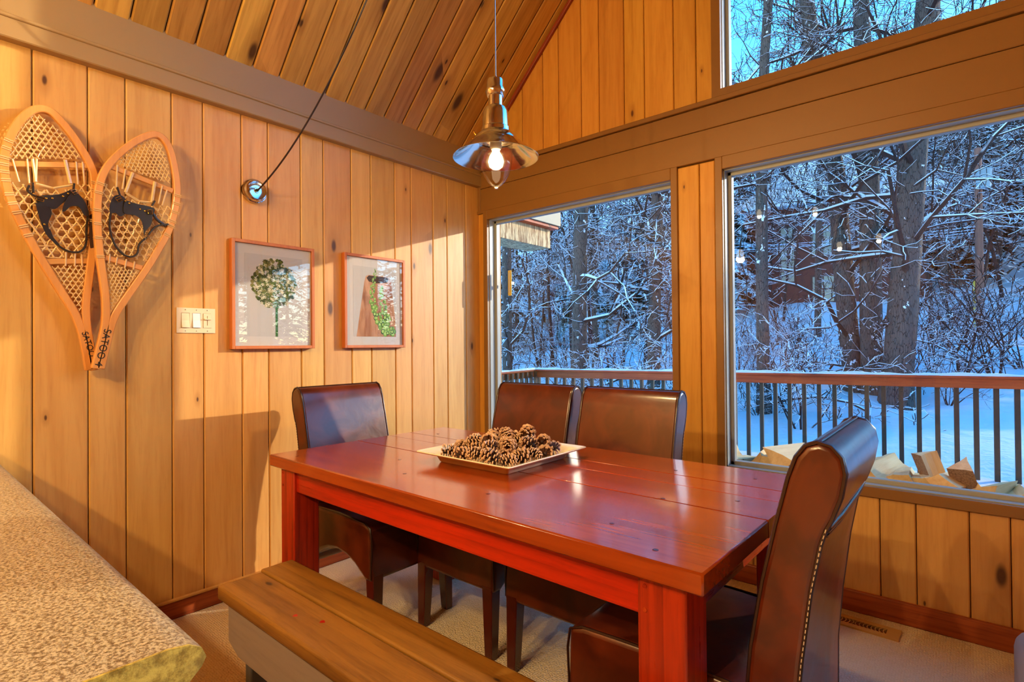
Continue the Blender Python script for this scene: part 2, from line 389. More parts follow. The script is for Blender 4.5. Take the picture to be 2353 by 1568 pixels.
o = MB().box(-LC/2, LC/2, (YF+3.04)/2, -(YF+3.04)/2, 0, .02).build('rear_ceiling_boards', M['cedar'], ceiling, loc=(RIDGE/2, (YF-3.04)/2, EAVE+RIDGE/2)); o.rotation_euler = (0, -PI/4, 0)
o = MB().box(-LC/2, LC/2, YF/2, -YF/2, 0, .02).build('far_slope_boards', M['cedar'], ceiling, loc=(RIDGE+RIDGE/2, YF/2, EAVE+RIDGE/2)); o.rotation_euler = (0, PI/4, 0)

# ---- window wall.  openings (inner casing edge): x0,x1,z0,z1
W1 = (.100, 1.474, .566, 2.10); W2 = (1.753, 3.50, .566, 2.10); W4 = (3.80, 5.40, .566, 2.10)
UX0, UX1, UZ0 = 1.751, 5.45, 2.517
wb_ = MB()
TH0, TH1 = .022, .16
def wallbox(x0, x1, z0, z1): wb_.box(x0, x1, TH0, TH1, z0, z1)
wallbox(-.12, XR, -.06, .54); wallbox(-.12, .075, .54, 2.12); wallbox(1.50, 1.73, .54, 2.12); wallbox(3.53, 3.77, .54, 2.12); wallbox(5.43, XR, .54, 2.12)
wallbox(-.12, XR, 2.12, 2.50)
G = lambda a, b, t: (a, t, b)
wb_.prism([(-.12, 2.5), (1.73, 2.5), (1.73, EAVE+1.83), (-.12, EAVE-.02)], G, TH0, TH1)
wb_.prism([(UX1+.02, 2.5), (XR, 2.5), (XR, 2.6), (UX1+.02, ceil_z(UX1+.02)+.1)], G, TH0, TH1)
wb_.prism([(1.73, 3.85), (RIDGE, 3.85+RIDGE-1.73), (UX1+.02, 3.85+2*RIDGE-UX1-1.75), (UX1+.02, 4.5+2*RIDGE-UX1-1.75), (RIDGE, 4.5+RIDGE-1.73), (1.73, 4.5)], G, TH0, TH1)
wall_back = struct(wb_.build('wall_back', M['backing']))
def vboard(x0, x1, z0, z1, z1b=None, mat='pine_gable'):
    z1b = z1 if z1b is None else z1b; cx, cz = (x0+x1)/2, (z0+max(z1, z1b))/2
    h = .0018
    MB().prism([(x0+h-cx, z0-cz), (x1-h-cx, z0-cz), (x1-h-cx, z1b-cz), (x0+h-cx, z1-cz)], lambda a, b, t: (a, t, b), 0, .02).build('board', M[mat], wall_back, bevel=.0045, seg=1, loc=(cx, 0, cz))
ux = [0, .14, .27, .419, .594, .72, .892, 1.019, 1.189, 1.317, 1.491, 1.617, 1.712]
for a, b in zip(ux[:-1], ux[1:]): vboard(a, b, 2.44, EAVE+a+.01, EAVE+b+.01)
vboard(0, .069, .05, 2.16); vboard(1.503, 1.628, .05, 2.16); vboard(1.628, 1.712, .05, 2.16)
lx = [.06, .22, .36, .52, .68, .80, .96, 1.12, 1.28, 1.40, 1.503]
for a, b in zip(lx[:-1], lx[1:]): vboard(a, b, .05, .53)
lx = [1.712, 1.88, 2.06, 2.234, 2.408, 2.535, 2.707, 2.829, 3.0, 3.18, 3.32, 3.5, 3.66, 3.8, 4.0]
for a, b in zip(lx[:-1], lx[1:]): vboard(a, b, .05, .53, mat='pine')
MB().box(3.55, 3.76, 0, .02, .53, 2.16).build('mullion_boards', M['pine_gable'], wall_back)
MB().box(4.0, XR, 0, .02, .05, .53).build('right_boards', M['pine'], wall_back)
MB().box(5.45, XR, 0, .02, .53, 2.5).build('right_upper_boards', M['pine'], wall_back)
bb = struct(MB().box(.018, XR, -.018, .004, 0, .094).build('baseboard_back', M['redtrim'], bevel=.004, seg=1))
# header of painted boards above the windows
hd = struct(MB().box(.036, XR, -.012, .02, 2.165, 2.3265).build('trim_2', M['taupe_win'], bevel=.003, seg=1))
MB().box(.036, XR, -.012, .02, 2.3295, 2.449).build('upper_header_board', M['taupe_win'], hd, bevel=.003, seg=1)
MB().box(.036, XR, -.026, .02, 2.452, 2.478).build('header_cap', M['taupe_win'], hd, bevel=.003, seg=1)
MB().box(.006, .034, -.012, .02, 2.15, 2.45).build('corner_post', M['taupe_win'], hd, bevel=.003, seg=1)
MB().box(.0, .075, -.014, .02, 2.15, 2.172).build('corner_block', M['taupe_win'], hd, bevel=.003, seg=1)
# sloping cove where gable and ceiling meet
o = struct(MB().box(-.02, LC, -.022, 0, -.026, 0).build('trim_3', M['redtrim'], bevel=.006, seg=2, loc=(0, 0, EAVE))); o.rotation_euler = (0, -PI/4, 0)

def window(n, x0, x1, z0, z1, poly=None):
    c = .038 if n != 3 else .045
    root = MB()
    # casing boards round the opening
    root.box(x0-c, x0, -.016, .02, z0-.045, z1+.066).box(x1, x1+c, -.016, .02, z0-.045, z1+.066)
    root.box(x0, x1, -.016, .02, z1, z1+.066).box(x0, x1, -.016, .02, z0-.045, z0)
    r = struct(root.build('window_%d' % n, M['taupe_win'], bevel=.0025, seg=1))
    d0, d1 = .02, .10
    j = MB(); e = .012
    j.box(x0-e, x0+.004, d0-.01, d1, z0-e, z1+e).box(x1-.004, x1+e, d0-.01, d1, z0-e, z1+e).box(x0, x1, d0-.01, d1, z1-.004, z1+e).box(x0, x1, d0-.01, d1, z0-e, z0+.004)
    j.build('jamb', M['vinyl'], r)
    s = MB(); q = .022
    s.box(x0, x0+q, .062, .1, z0, z1).box(x1-q, x1, .062, .1, z0, z1).box(x0, x1, .062, .1, z1-q, z1).box(x0, x1, .062, .1, z0, z0+q)
    s.build('sash', M['vinyl'], r, bevel=.003, seg=1)
    MB().box(x0+.01, x1-.01, .088, .093, z0+.01, z1-.01).build('pane', M['pane'], r)
    return r
for n, w in ((1, W1), (2, W2), (4, W4)): window(n, *w)
# tall trapezoid window in the gable
def trap(inset, y0, y1, mb, th):
    x0, x1, z0 = UX0+inset, UX1-inset, UZ0+inset
    top = lambda x: ceil_z(x) - .32 - inset
    o = [(x0, z0), (x1, z0), (x1, top(x1)), (RIDGE, top(RIDGE)), (x0, top(x0))]
    i = [(x0+th, z0+th), (x1-th, z0+th), (x1-th, top(x1)-th), (RIDGE, top(RIDGE)-th*1.4), (x0+th, top(x0)-th)]
    n = 5
    mb.add([(a, y0, b) for a, b in o]+[(a, y0, b) for a, b in i]+[(a, y1, b) for a, b in o]+[(a, y1, b) for a, b in i],
           [f for k in range(n) for f in ((k, (k+1) % n, n+(k+1) % n, n+k), (2*n+k, 3*n+k, 3*n+(k+1) % n, 2*n+(k+1) % n), (n+k, n+(k+1) % n, 3*n+(k+1) % n, 3*n+k), (k, 2*n+k, 2*n+(k+1) % n, (k+1) % n))])
    return o
mb = MB(); trap(-.046, -.016, .02, mb, .046); w3 = struct(mb.build('window_3', M['taupe_win']))
mb = MB(); trap(-.012, .01, .1, mb, .015); mb.build('jamb', M['vinyl'], w3)
mb = MB(); o_ = trap(0, .062, .1, mb, .02); mb.build('sash', M['vinyl'], w3)
MB().prism([(a, b) for a, b in o_], lambda a, b, t: (a, t, b), .088, .093).build('pane', M['pane'], w3)

# ---- the rest of the room behind the camera (kitchen and living side)
wr = MB(); 
wr.box(XR, XR+.12, YF, .12, -.06, .5).box(XR, XR+.12, YF, .12, 2.1, 2.7)
wr.box(XR, XR+.12, YF, .12, .5, 2.1)
struct(wr.build('wall_right', M['pine']))
wf = MB(); wf.prism([(-.12, -.06), (XR+.1, -.06), (XR+.1, EAVE), (RIDGE, EAVE+RIDGE+.1), (-.12, EAVE)], G, YF-.12, YF)
struct(wf.build('wall_front', M['pine']))
# ================================================================== furniture
# ---- dining table
TBX, TBY, TBZ = 1.425, -1.325, .76
table = thing('dining_table', 'long red-stained wooden dining table with a plank top and square legs', 'table', (TBX, TBY, 0), math.radians(-.9))
hx, hy, th = .905, .475, .046
ys = [-hy, -.06, .12, .24, hy]
for i in range(4):
    a, b = ys[i]+(.0011 if i else 0), ys[i+1]-(.0011 if i < 3 else 0)
    pl = MB().box(-hx, hx, -(b-a)/2, (b-a)/2, -th, 0).build('plank', M['table'], table, bevel=.004 if i in (0, 3) else .0006, seg=1, loc=(0, (a+b)/2, TBZ), smooth=30)
for i in range(1, 4): MB().box(-hx+.004, hx-.004, -.003, .003, -th+.004, -.009).build('joint_strip', M['table'], table, loc=(0, ys[i], TBZ))
ax, ay = .81, .40
for sx in (-1, 1):
    for sy in (-1, 1):
        l = MB().box(-.054, .054, -.054, .054, 0, TBZ-th).build('leg', M['table_z'], table, bevel=.005, loc=(sx*(ax-.005), sy*(ay-.005), 0), smooth=30)
        for z in (.69, .64):
            pg = MB().lathe([(0, .0553), (.005, .0553), (.006, .053)], 8, (0, 0, 0), axis='y')
            pg.v = [(x-.036, y*sy, zz+z) for x, y, zz in pg.v]; pg.build('peg', M['table_y'], l)
for sy in (-1, 1): MB().box(-ax+.05, ax-.05, -.012, .012, .622, TBZ-th).build('apron', M['table_apron'], table, bevel=.003, loc=(0, sy*(ay+.025), 0))
for sx in (-1, 1): MB().box(-.012, .012, -ay+.05, ay-.05, .622, TBZ-th).build('apron', M['table_y'], table, bevel=.003, loc=(sx*(ax+.02), 0, 0))
for x, y in [(-.78, -.42), (-.2, -.33), (.2, -.33), (.62, -.33), (.62, -.05), (.78, -.42), (-.4, -.2), (.79, .06), (.75, .35), (.5, .3), (-.3, .3), (-.75, .3)]:
    MB().lathe([(0, .0012), (.006, .001), (.007, 0)], 8, (x, y, TBZ)).build('screw_plug', M['chairleg'], table)

# ---- upholstered chairs.  local: front edge at y=0 facing -y
def make_chair():
    t = thing('dining_chair', 'x', 'chair')
    hw = .225
    side = [(.004, .258), (.05, .258), (.08, .278), (.12, .303), (.18, .326), (.25, .335), (.32, .326), (.38, .303), (.42, .276), (.45, .258), (.515, .258), (.515, .484), (.27, .494), (.055, .486), (.012, .474)]
    MB().prism(side, lambda a, b, s: (s, a, b), -hw, hw).build('seat', M['leather'], t, smooth=40, bevel=.014, seg=3)
    back = [(.503, .30), (.506, .45), (.518, .58), (.542, .72), (.569, .84), (.593, .935), (.608, .978), (.626, 1.002), (.648, 1.011), (.672, 1.005), (.69, .985), (.696, .955), (.688, .91), (.672, .865), (.662, .845), (.652, .815), (.634, .72), (.616, .58), (.604, .45), (.602, .30), (.608, .215), (.545, .215), (.51, .25)]
    DB = .062; back = [(a_-DB, b_) for a_, b_ in back]
    back_o = MB().prism(back, lambda a, b, s: (s, a, b), -hw, hw).build('backrest', M['leather'], t, smooth=40, bevel=.012, seg=3)
    rim = back[:20]
    for sx in (-1, 1):
        pb = MB(); pts = [(sx*(hw+.0005), a, b) for a, b in rim]
        # slightly inside the outline so the cord sits on the seam
        cxm = [(.55-DB+.13*max(0, (b-.45)), b) for a, b in rim]
        pts = [(sx*(hw-.004), a+(c[0]-a)*.06, b) for (a, b), c in zip(rim, cxm)]
        pb.tube(pts, .0045, 6, up=(sx, 0, 0)); pb.build('piping', M['piping'], back_o, smooth=60)
        st = MB()                                   # pale stitching down the rear seam
        seam = [(a_-DB, b_) for a_, b_ in ((.662, .85), (.652, .815), (.634, .72), (.616, .58), (.604, .45), (.602, .30))]
        L = 0
        for (a0, b0), (a1, b1) in zip(seam[:-1], seam[1:]):
            n = max(1, int(math.hypot(a1-a0, b1-b0)/.011))
            for k in range(n):
                u, w = (k+.15)/n, (k+.75)/n
                st.tube([(sx*(hw-.001), a0+(a1-a0)*u-.002, b0+(b1-b0)*u), (sx*(hw-.001), a0+(a1-a0)*w-.002, b0+(b1-b0)*w)], .0017, 4)
        st.build('stitching', M['thread'], back_o)
    sm = MB()
    for z, yy in ((.852, .6665-DB), (.843, .6635-DB), (.834, .6605-DB)): sm.tube([(-hw+.006, yy-.001, z), (-.1, yy+.0005, z-.004), (.1, yy+.0005, z-.004), (hw-.006, yy-.001, z)], .0028, 5)
    sm.build('rear_seam', M['piping'], back_o, smooth=60)
    ts = MB()
    for yy, z in ((.640-DB, 1.0105), (.652-DB, 1.0115)): ts.tube([(-hw+.01, yy, z), (hw-.01, yy, z)], .0016, 4)
    ts.build('top_seam', M['piping'], back_o)
    for sx in (-1, 1):
        sp = MB(); sp.tube([(sx*(hw-.003), y, z) for y, z in ((.012, .27), (.006, .42), (.014, .470), (.05, .485), (.15, .490), (.27, .493), (.43, .489))], .0035, 5, up=(sx, 0, 0))
        sp.build('seat_piping', M['piping'], t, smooth=60)
    for sx in (-1, 1):
        for fr in (1, 0):
            y0 = .03 if fr else .50; y1 = .022 if fr else .575; w0, w1 = .026, .019
            x0, x1 = sx*.190, sx*.196
            m = MB(); v = []
            for (x, y, z, w) in ((x1, y1, 0, w1), (x0, y0, .28, w0)):
                v += [(x-w, y-w, z), (x+w, y-w, z), (x+w, y+w, z), (x-w, y+w, z)]
            m.add(v, [(0, 3, 2, 1), (4, 5, 6, 7), (0, 1, 5, 4), (1, 2, 6, 5), (2, 3, 7, 6), (3, 0, 4, 7)])
            m.build('leg', M['chairleg'], t, bevel=.003, seg=1)
    return t
ch = make_chair()
ch.location = (1.108, -1.33, 0)
ch['label'] = 'brown leather chair facing the bench, its back below the smaller window beside the wall corner'
dup(ch, (1.612, -1.33, 0), 0, 'brown leather chair facing the bench, its back overlapping the wood post between the windows')
dup(ch, (.895, -1.335, 0), PI/2, 'brown leather chair at the table end by the board wall, below the framed prints')
dup(ch, (1.908, -1.455, 0), -PI/2, 'brown leather chair at the table end beside the floor vent, showing white side stitching')

# ---- bench
bench = thing('bench', 'wooden bench with two brown seat planks and grey painted apron along the table', 'bench', (0, 0, 0))
BX0, BX1, BZ = .885, 2.36, .45
for a, b, x0 in ((-2.138, -1.997, BX0+.012), (-1.991, -1.878, BX0-.012)):
    MB().box(-(BX1-x0)/2, (BX1-x0)/2, -(b-a)/2, (b-a)/2, -.042, 0).build('seat_plank', M['bench'], bench, bevel=.007, seg=2, loc=((x0+BX1)/2, (a+b)/2, BZ), smooth=30)
for y in (-2.116, -1.905):
    MB().prism([(.948, .408), (2.30, .408), (2.30, .285), (2.24, .262), (1.02, .262), (.948, .29)], lambda a, b, s: (a, s, b), y-.009, y+.009).build('apron', M['bench_grey'], bench, bevel=.002, seg=1)
for x in (1.02, 2.22):
    MB().box(-.02, .02, -.095, .095, 0, .408).build('leg_panel', M['bench_leg'], bench, bevel=.003, seg=1, loc=(x+.02, -2.01, 0))
MB().box(1.02, 2.22, -2.03, -1.99, .33, .405).build('stretcher', M['bench_leg'], bench)

for x, y, r in ((1.27, -2.075, .009), (1.36, -2.045, .010)):           # red paint chips on the seat
    MB().prism([(x+r*math.cos(a)*q, y+r*math.sin(a)*q*.8) for a, q in ((0, 1), (1.1, .7), (2.2, 1), (3.4, .8), (4.6, 1.2), (5.5, .6))], lambda a, b, s: (a, b, s), BZ, BZ+.0006).build('paint_chip', M['table_apron'], bench)

# ---- kitchen peninsula: cabinet body and laminate worktop
ct = thing('kitchen_worktop', 'speckled tan laminate worktop with a rounded edge and yellow worn end band', 'worktop')
ex = 2.142
prof = [(-3.45, .878), (-2.66, .878), (-2.642, .882), (-2.631, .892), (-2.627, .90), (-2.631, .910), (-2.642, .917), (-2.66, .92), (-3.45, .92)]
MB().prism(prof, lambda a, b, s: (s, a, b), .0, ex).build('laminate_slab', M['counter'], ct, smooth=50)
MB().prism([(a+(.0008 if a > -2.7 else 0)*0, b) for a, b in prof], lambda a, b, s: (s, a, b), ex, ex+.003).build('end_band', M['counter_edge'], ct)
cb = thing('base_cabinet', 'wooden kitchen base cabinet below the laminate worktop', 'cabinet', (0, 0, 0))
MB().box(.02, 2.10, -3.4, -2.70, .09, .878).build('body', M['pine_gable'], cb)
MB().box(.02, 2.06, -3.35, -2.75, 0, .09).build('plinth', M['backing'], cb)
for k in range(4): MB().box(.06+k*.51, .54+k*.51, -2.70, -2.682, .12, .85).build('panel', M['pine'], cb, bevel=.004)

# ---- serving platter with pine cones
tr = thing('serving_platter', 'cream square ceramic platter with a wide flared rim on the table', 'platter', (1.343, -1.278, TBZ))
def sq(mb, w, z, k=10, r=.012):
    pts = []
    for cx_, cy_, a0 in ((1, 1, 0), (-1, 1, 90), (-1, -1, 180), (1, -1, 270)):
        for i in range(4):
            a = math.radians(a0+30*i); pts.append((cx_*(w-r)+r*math.cos(a), cy_*(w-r)+r*math.sin(a), z))
    return pts
mb = MB(); rings = [(.168, .0), (.172, .004), (.180, .022), (.232, .038), (.2345, .042), (.232, .0445), (.185, .031), (.168, .012), (.15, .010)]
allv = []
for w, z in rings: allv += sq(mb, w, z)
n = 16; fs = [(i*n+j, i*n+(j+1) % n, (i+1)*n+(j+1) % n, (i+1)*n+j) for i in range(len(rings)-1) for j in range(n)]
fs += [tuple(range(n-1, -1, -1)), tuple((len(rings)-1)*n+j for j in range(n))]
mb.add(allv, fs); mb.build('dish', M['ceramic'], tr, smooth=50)
M['cone_dark'] = plain('pinecone_core', srgb(48,22,10), .7, var=.4)
M['cone_mid'] = plain('pinecone_scale', srgb(84,40,16), .55, var=.5)
M['cone_tip'] = plain('pinecone_tip', srgb(232,190,150), .4, var=.55)
def cone_mesh(seed, L=.058, R=.029, opened=1.0):
    """open pine cone: a thin core carrying a spiral of separate woody scales with pale thick tips"""
    rr = random.Random(seed); mb = MB(); N = 46
    mb.lathe([(0, -L*.5), (R*.26, -L*.40), (R*.30, 0), (R*.16, L*.36), (0, L*.45)], 7, m=0)
    for i in range(N):
        t = (i+.5)/N; a = i*2.39996+rr.uniform(-.12, .12); z = -L*.42+L*.84*t
        rad = R*(.62+.38*math.sin(PI*min(1., .15+.75*t)))*(1. if t < .75 else 1.-.9*(t-.75))
        tilt = (-.35+1.55*t**1.15)*opened+rr.uniform(-.1, .1)
        er = Vector((math.cos(a), math.sin(a), 0)); ez = Vector((0, 0, 1)); et = Vector((-math.sin(a), math.cos(a), 0))
        d = er*math.cos(tilt)+ez*math.sin(tilt); nm = ez*math.cos(tilt)-er*math.sin(tilt)
        b0 = er*(R*.15)+ez*z; ln = rad-.003+rr.uniform(-.002, .002); w = .0060*(.75+.5*math.sin(PI*t))
        e0 = b0+d*ln*.74
        p = [b0-et*w*.3, b0+et*w*.3, e0+et*w, e0-et*w, e0+nm*.0022]
        mb.add(p, [(0, 3, 2, 1), (0, 1, 4), (1, 2, 4), (3, 0, 4)], 1)
        q = [e0+et*w*1.05, e0-et*w*1.05, e0+d*ln*.22-et*w*.8, e0+d*ln*.30, e0+d*ln*.22+et*w*.8]
        k = len(q); top = [v+nm*.0026 for v in q]; bot = [v-nm*.0010 for v in q]
        mb.add(top+bot, [(0, 1, 2, 3, 4), (9, 8, 7, 6, 5)]+[(j, 5+j, 5+(j+1) % 5, (j+1) % 5) for j in range(5)], 2)
    return mb.mesh('pinecone', [M['cone_dark'], M['cone_mid'], M['cone_tip']])
cmeshes = [cone_mesh(1), cone_mesh(2, .052, .027, .85), cone_mesh(3, .062, .028, .7), cone_mesh(4, .055, .031, 1.0)]
rc = random.Random(3); placed = []
def put_cone(x, y, z, tiltmax=1.5):
    o = bpy.data.objects.new('pinecone', rc.choice(cmeshes)); COL.objects.link(o)
    o.location = (1.343+x, -1.278+y, TBZ+z); o.rotation_euler = (rc.uniform(.9, 2.0)*rc.choice((-1, 1)), rc.uniform(-.4, .4), rc.uniform(0, 6.28))
    s = rc.uniform(.86, 1.1); o.scale = (s, s, s)
    tag(o, 'open brown pine cone heaped on the cream platter', 'pine cone', 'pine cones on the platter')
for i in range(5):
    for j in range(5):
        put_cone(-.142+.071*i+rc.uniform(-.012, .012), -.142+.071*j+rc.uniform(-.012, .012), .038+rc.uniform(-.004, .006))
for x, y in ((-.10, -.06), (-.09, .03), (-.03, -.02), (-.02, .06), (.035, .0), (.04, .08), (.10, .03), (-.035, .115), (.085, -.055), (-.10, .105), (.01, -.085), (.11, .105)):
    put_cone(x+rc.uniform(-.015, .015), y+rc.uniform(-.015, .015), .069+rc.uniform(-.005, .005))
for x, y in ((-.01, .035), (.05, .09)): put_cone(x, y, .094)

# ---- floor register
vt = thing('floor_vent', 'almond metal floor register set in the carpet below the large window', 'vent', (2.335, -.136, 0), math.radians(-2))
vp = MB(); vp.box(-.152, .152, -.05, -.022, 0, .007).box(-.152, .152, .022, .05, 0, .007).box(-.152, -.107, -.022, .022, 0, .007).box(.107, .152, -.022, .022, 0, .007)
vp.build('plate', M['vent'], vt)
MB().box(-.107, .107, -.022, .022, 0, .001).build('damper', M['steel'], vt)
for k in range(15):
    x = -.098+k*.014; s = 1 if k < 7 else -1
    mb = MB(); mb.tube([(x-s*.004, -.022, .006), (x+s*.002, -.011, .0065), (x+s*.0035, 0, .0065), (x+s*.002, .011, .0065), (x-s*.004, .022, .006)], .0019, 4)
    mb.build('slat', M['vent'], vt)
# ---- grey upholstered arm of a seat standing just inside the frame's edge
M['greyfab'] = plain('grey_mauve_fabric', srgb(150,136,140), .95, var=.3)
sf = thing('armchair', 'grey-mauve upholstered seat standing on the carpet beyond the chair', 'armchair', (3.10, -1.05, 0))
MB().box(-.30, .30, -.32, .32, .10, .40).build('seat_base', M['greyfab'], sf, bevel=.05, seg=4, smooth=60)
MB().box(.16, .34, -.32, .32, .35, .8).build('backrest', M['greyfab'], sf, bevel=.06, seg=4, smooth=60)
for sx in (-.24, .24):
    for sy in (-.26, .26): MB().box(sx-.025, sx+.025, sy-.025, sy+.025, 0, .12).build('foot', M['chairleg'], sf)
# ================================================================== things on the left wall and the lamp
# ---- pendant lamp
LX, LY = 1.366, -1.327
HOOK = Vector((LX, LY, ceil_z(LX)-.01))
def pz(cyp): return 1.786 + (1425-cyp)*.306*.0016366        # crop row of the photograph -> height
k_ = .000501
def make_lamp(label, group=None, light=True):
    t = thing('pendant_lamp', label, 'lamp', (LX, LY, 0), 0, group)
    MB().tube([(0, 0, pz(600)), (0, 0, HOOK.z)], .0035, 8).build('cord', M['steel'], t, smooth=60)
    MB().lathe([(.004, pz(568)), (.006, pz(572)), (.006, pz(597)), (60*k_, pz(600)), (64*k_, pz(610)), (66*k_, pz(660)), (74*k_, pz(675)), (75*k_, pz(695)), (62*k_, pz(722)), (54*k_, pz(724)), (54*k_, pz(798)), (62*k_, pz(806)), (84*k_, pz(818)), (97*k_, pz(850)), (100*k_, pz(960)), (108*k_, pz(968)), (110*k_, pz(996)), (118*k_, pz(1004)), (140*k_, pz(1018)), (160*k_, pz(1040)), (168*k_, pz(1062))], 32).build('lamp_body', M['steel'], t, smooth=35)
    sh = MB().lathe([(150*k_, pz(1052)), (170*k_, pz(1064)), (205*k_, pz(1090)), (250*k_, pz(1130)), (295*k_, pz(1166)), (318*k_, pz(1180)), (322*k_, pz(1186)), (316*k_, pz(1184)), (292*k_, pz(1170)), (248*k_, pz(1136)), (200*k_, pz(1096)), (168*k_, pz(1070)), (140*k_, pz(1060))], 48).build('shade', M['steel'], t, smooth=50)
    MB().lathe([(0, pz(1030)), (45*k_, pz(1032)), (45*k_, pz(1110)), (36*k_, pz(1125)), (0, pz(1126))], 20).build('socket', M['ceramic'], t, smooth=40)
    MB().lathe([(118*k_, pz(1062)), (124*k_, pz(1090)), (125*k_, pz(1150)), (121*k_, pz(1215)), (110*k_, pz(1270)), (92*k_, pz(1320)), (68*k_, pz(1362)), (42*k_, pz(1390)), (20*k_, pz(1404)), (18*k_, pz(1418)), (0, pz(1425))], 32).build('glass_globe', M['globe'], t, smooth=60)
    MB().lathe([(26*k_, pz(1120)), (30*k_, pz(1145)), (48*k_, pz(1175)), (60*k_, pz(1215)), (50*k_, pz(1252)), (28*k_, pz(1270)), (0, pz(1275))], 20).build('bulb', M['bulb'], t, smooth=60)
    v = MB(); a = math.radians(205); cx_, cy_ = .066*math.cos(a), .066*math.sin(a); zc = pz(1010)
    v.tube([(cx_*.6, cy_*.6, zc), (cx_*1.12, cy_*1.12, zc)], .006, 8)
    v.sphere((cx_*1.12, cy_*1.12, zc), .0085, 8, 6)
    v.tube([(cx_*1.12, cy_*1.12, zc), (cx_*1.3, cy_*1.3, zc+.018)], .0028, 6); v.tube([(cx_*1.12, cy_*1.12, zc), (cx_*1.35, cy_*1.35, zc-.006)], .0028, 6)
    v.sphere((cx_*1.3, cy_*1.3, zc+.02), .005, 6, 4); v.sphere((cx_*1.36, cy_*1.36, zc-.006), .005, 6, 4)
    v.build('thumb_valve', M['brass'], t, smooth=60)
    return t
lamp = make_lamp('brushed steel pendant lamp with clear glass globe hanging above the dining table')
def lamplight(loc, w, r=.035, name='bulb_light'):
    d = bpy.data.lights.new(name, 'POINT'); d.energy = w; d.color = LAMP_COL; d.shadow_soft_size = r
    o = bpy.data.objects.new(name, d); COL.objects.link(o); o.location = loc; return o
lamplight((LX, LY, pz(1290)), LAMP_W*.30, .03)
# four more lamps hang over the kitchen behind the camera: the large window mirrors their bulbs, which gives their places
for i, (x, y, zb, w, lab) in enumerate(((.76, -4.02, 2.80, .65, 'steel pendant lamp over the kitchen nearest the board wall'), (1.37, -4.02, 2.73, .68, 'steel pendant lamp hung high over the kitchen middle'),
                              (1.61, -4.02, 2.30, .75, 'steel pendant lamp hung low over the kitchen middle'), (1.98, -4.02, 2.34, .9, 'steel pendant lamp over the kitchen farthest from the board wall'))):
    dz = zb-pz(1215)
    l2 = dup(lamp, (x, y, dz), None, lab)
    # own cord length up to the ceiling above it
    for c in l2.children:
        if c.name.startswith('cord'): c.data = MB().tube([(0, 0, pz(600)), (0, 0, ceil_z(x)-dz)], .0035, 8).mesh('cord', M['steel'], 60)
    lamplight((x, y, pz(1300)+dz), LAMP_W*w, .022, 'kitchen_lamp_%d_offscreen' % (i+1))

# ---- chrome canopy on the wall with the swag cord
cnp = thing('cord_canopy', 'polished chrome round canopy on the board wall with a dark swag cord rising', 'canopy', (0, -1.616, 1.977))
MB().lathe([(0, .040), (.012, .0405), (.014, .037), (.034, .036), (.045, .040), (.050, .038), (.053, .032), (.054, .022), (.059, .02), (.060, .004), (.058, 0)], 32, axis='x').build('disc', M['chrome'], cnp, smooth=35)
MB().lathe([(0, .058), (.005, .057), (.007, .045), (.009, .036)], 12, axis='x').build('strain_relief', M['black'], cnp, smooth=40)
pts = []
P0 = Vector((.055, -1.616, 1.977))
for i in range(41):
    s = i/40; p = P0.lerp(HOOK, s); p.z -= 4*.30*s*(1-s); pts.append(p-Vector((0, -1.616, 1.977)))
MB().tube(pts, .0042, 6).build('swag_cord', plain('dark_brown_cord', srgb(40,22,16), .5), cnp, smooth=60)

# ---- light switches
sw = thing('light_switch', 'ivory triple switch plate with two rockers and a slide dimmer', 'switch', (0, -1.88, 1.3265))
pl_ = MB(); pl_.box(0, .006, -.081, .081, .0345, .057).box(0, .006, -.081, .081, -.057, -.0345)
for a_, b_ in ((-.081, -.0635), (-.0285, -.0175), (.0175, .0285), (.0635, .081)): pl_.box(0, .006, a_, b_, -.0345, .0345)
pl_.build('plate', M['ivory'], sw)
for i, y in enumerate((-.046, 0, .046)):
    MB().box(0, .0015, y-.0175, y+.0175, -.0345, .0345).build('recess', M['ivory'], sw)
    if i < 2:
        mb = MB(); mb.prism([(.001, -.033), (.0135, -.033), (.0085, 0), (.0065, .033), (.001, .033)], lambda a, b, s: (a, s, b), y-.016, y+.016)
        mb.build('rocker', M['ivory'] if i == 0 else M['white'], sw, bevel=.0008, seg=1)
    else:                                          # dimmer face left open along the slider's track
        df = MB(); df.box(.001, .0085, y-.0165, y-.0016, -.0335, .0335).box(.001, .0085, y+.0016, y+.0165, -.0335, .0335).box(.001, .0085, y-.0016, y+.0016, .022, .0335).box(.001, .0085, y-.0016, y+.0016, -.0335, -.022)
        df.build('dimmer_face', M['ivory'], sw)
        MB().box(.004, .017, y-.014, y+.014, .004, .010).build('slider', M['ivory'], sw, bevel=.001, seg=1)
    for z in (-.048, .048): MB().lathe([(0, .0078), (.002, .0077), (.0032, .006)], 8, (0, y, z), axis='x').build('screw', M['steel'], sw)

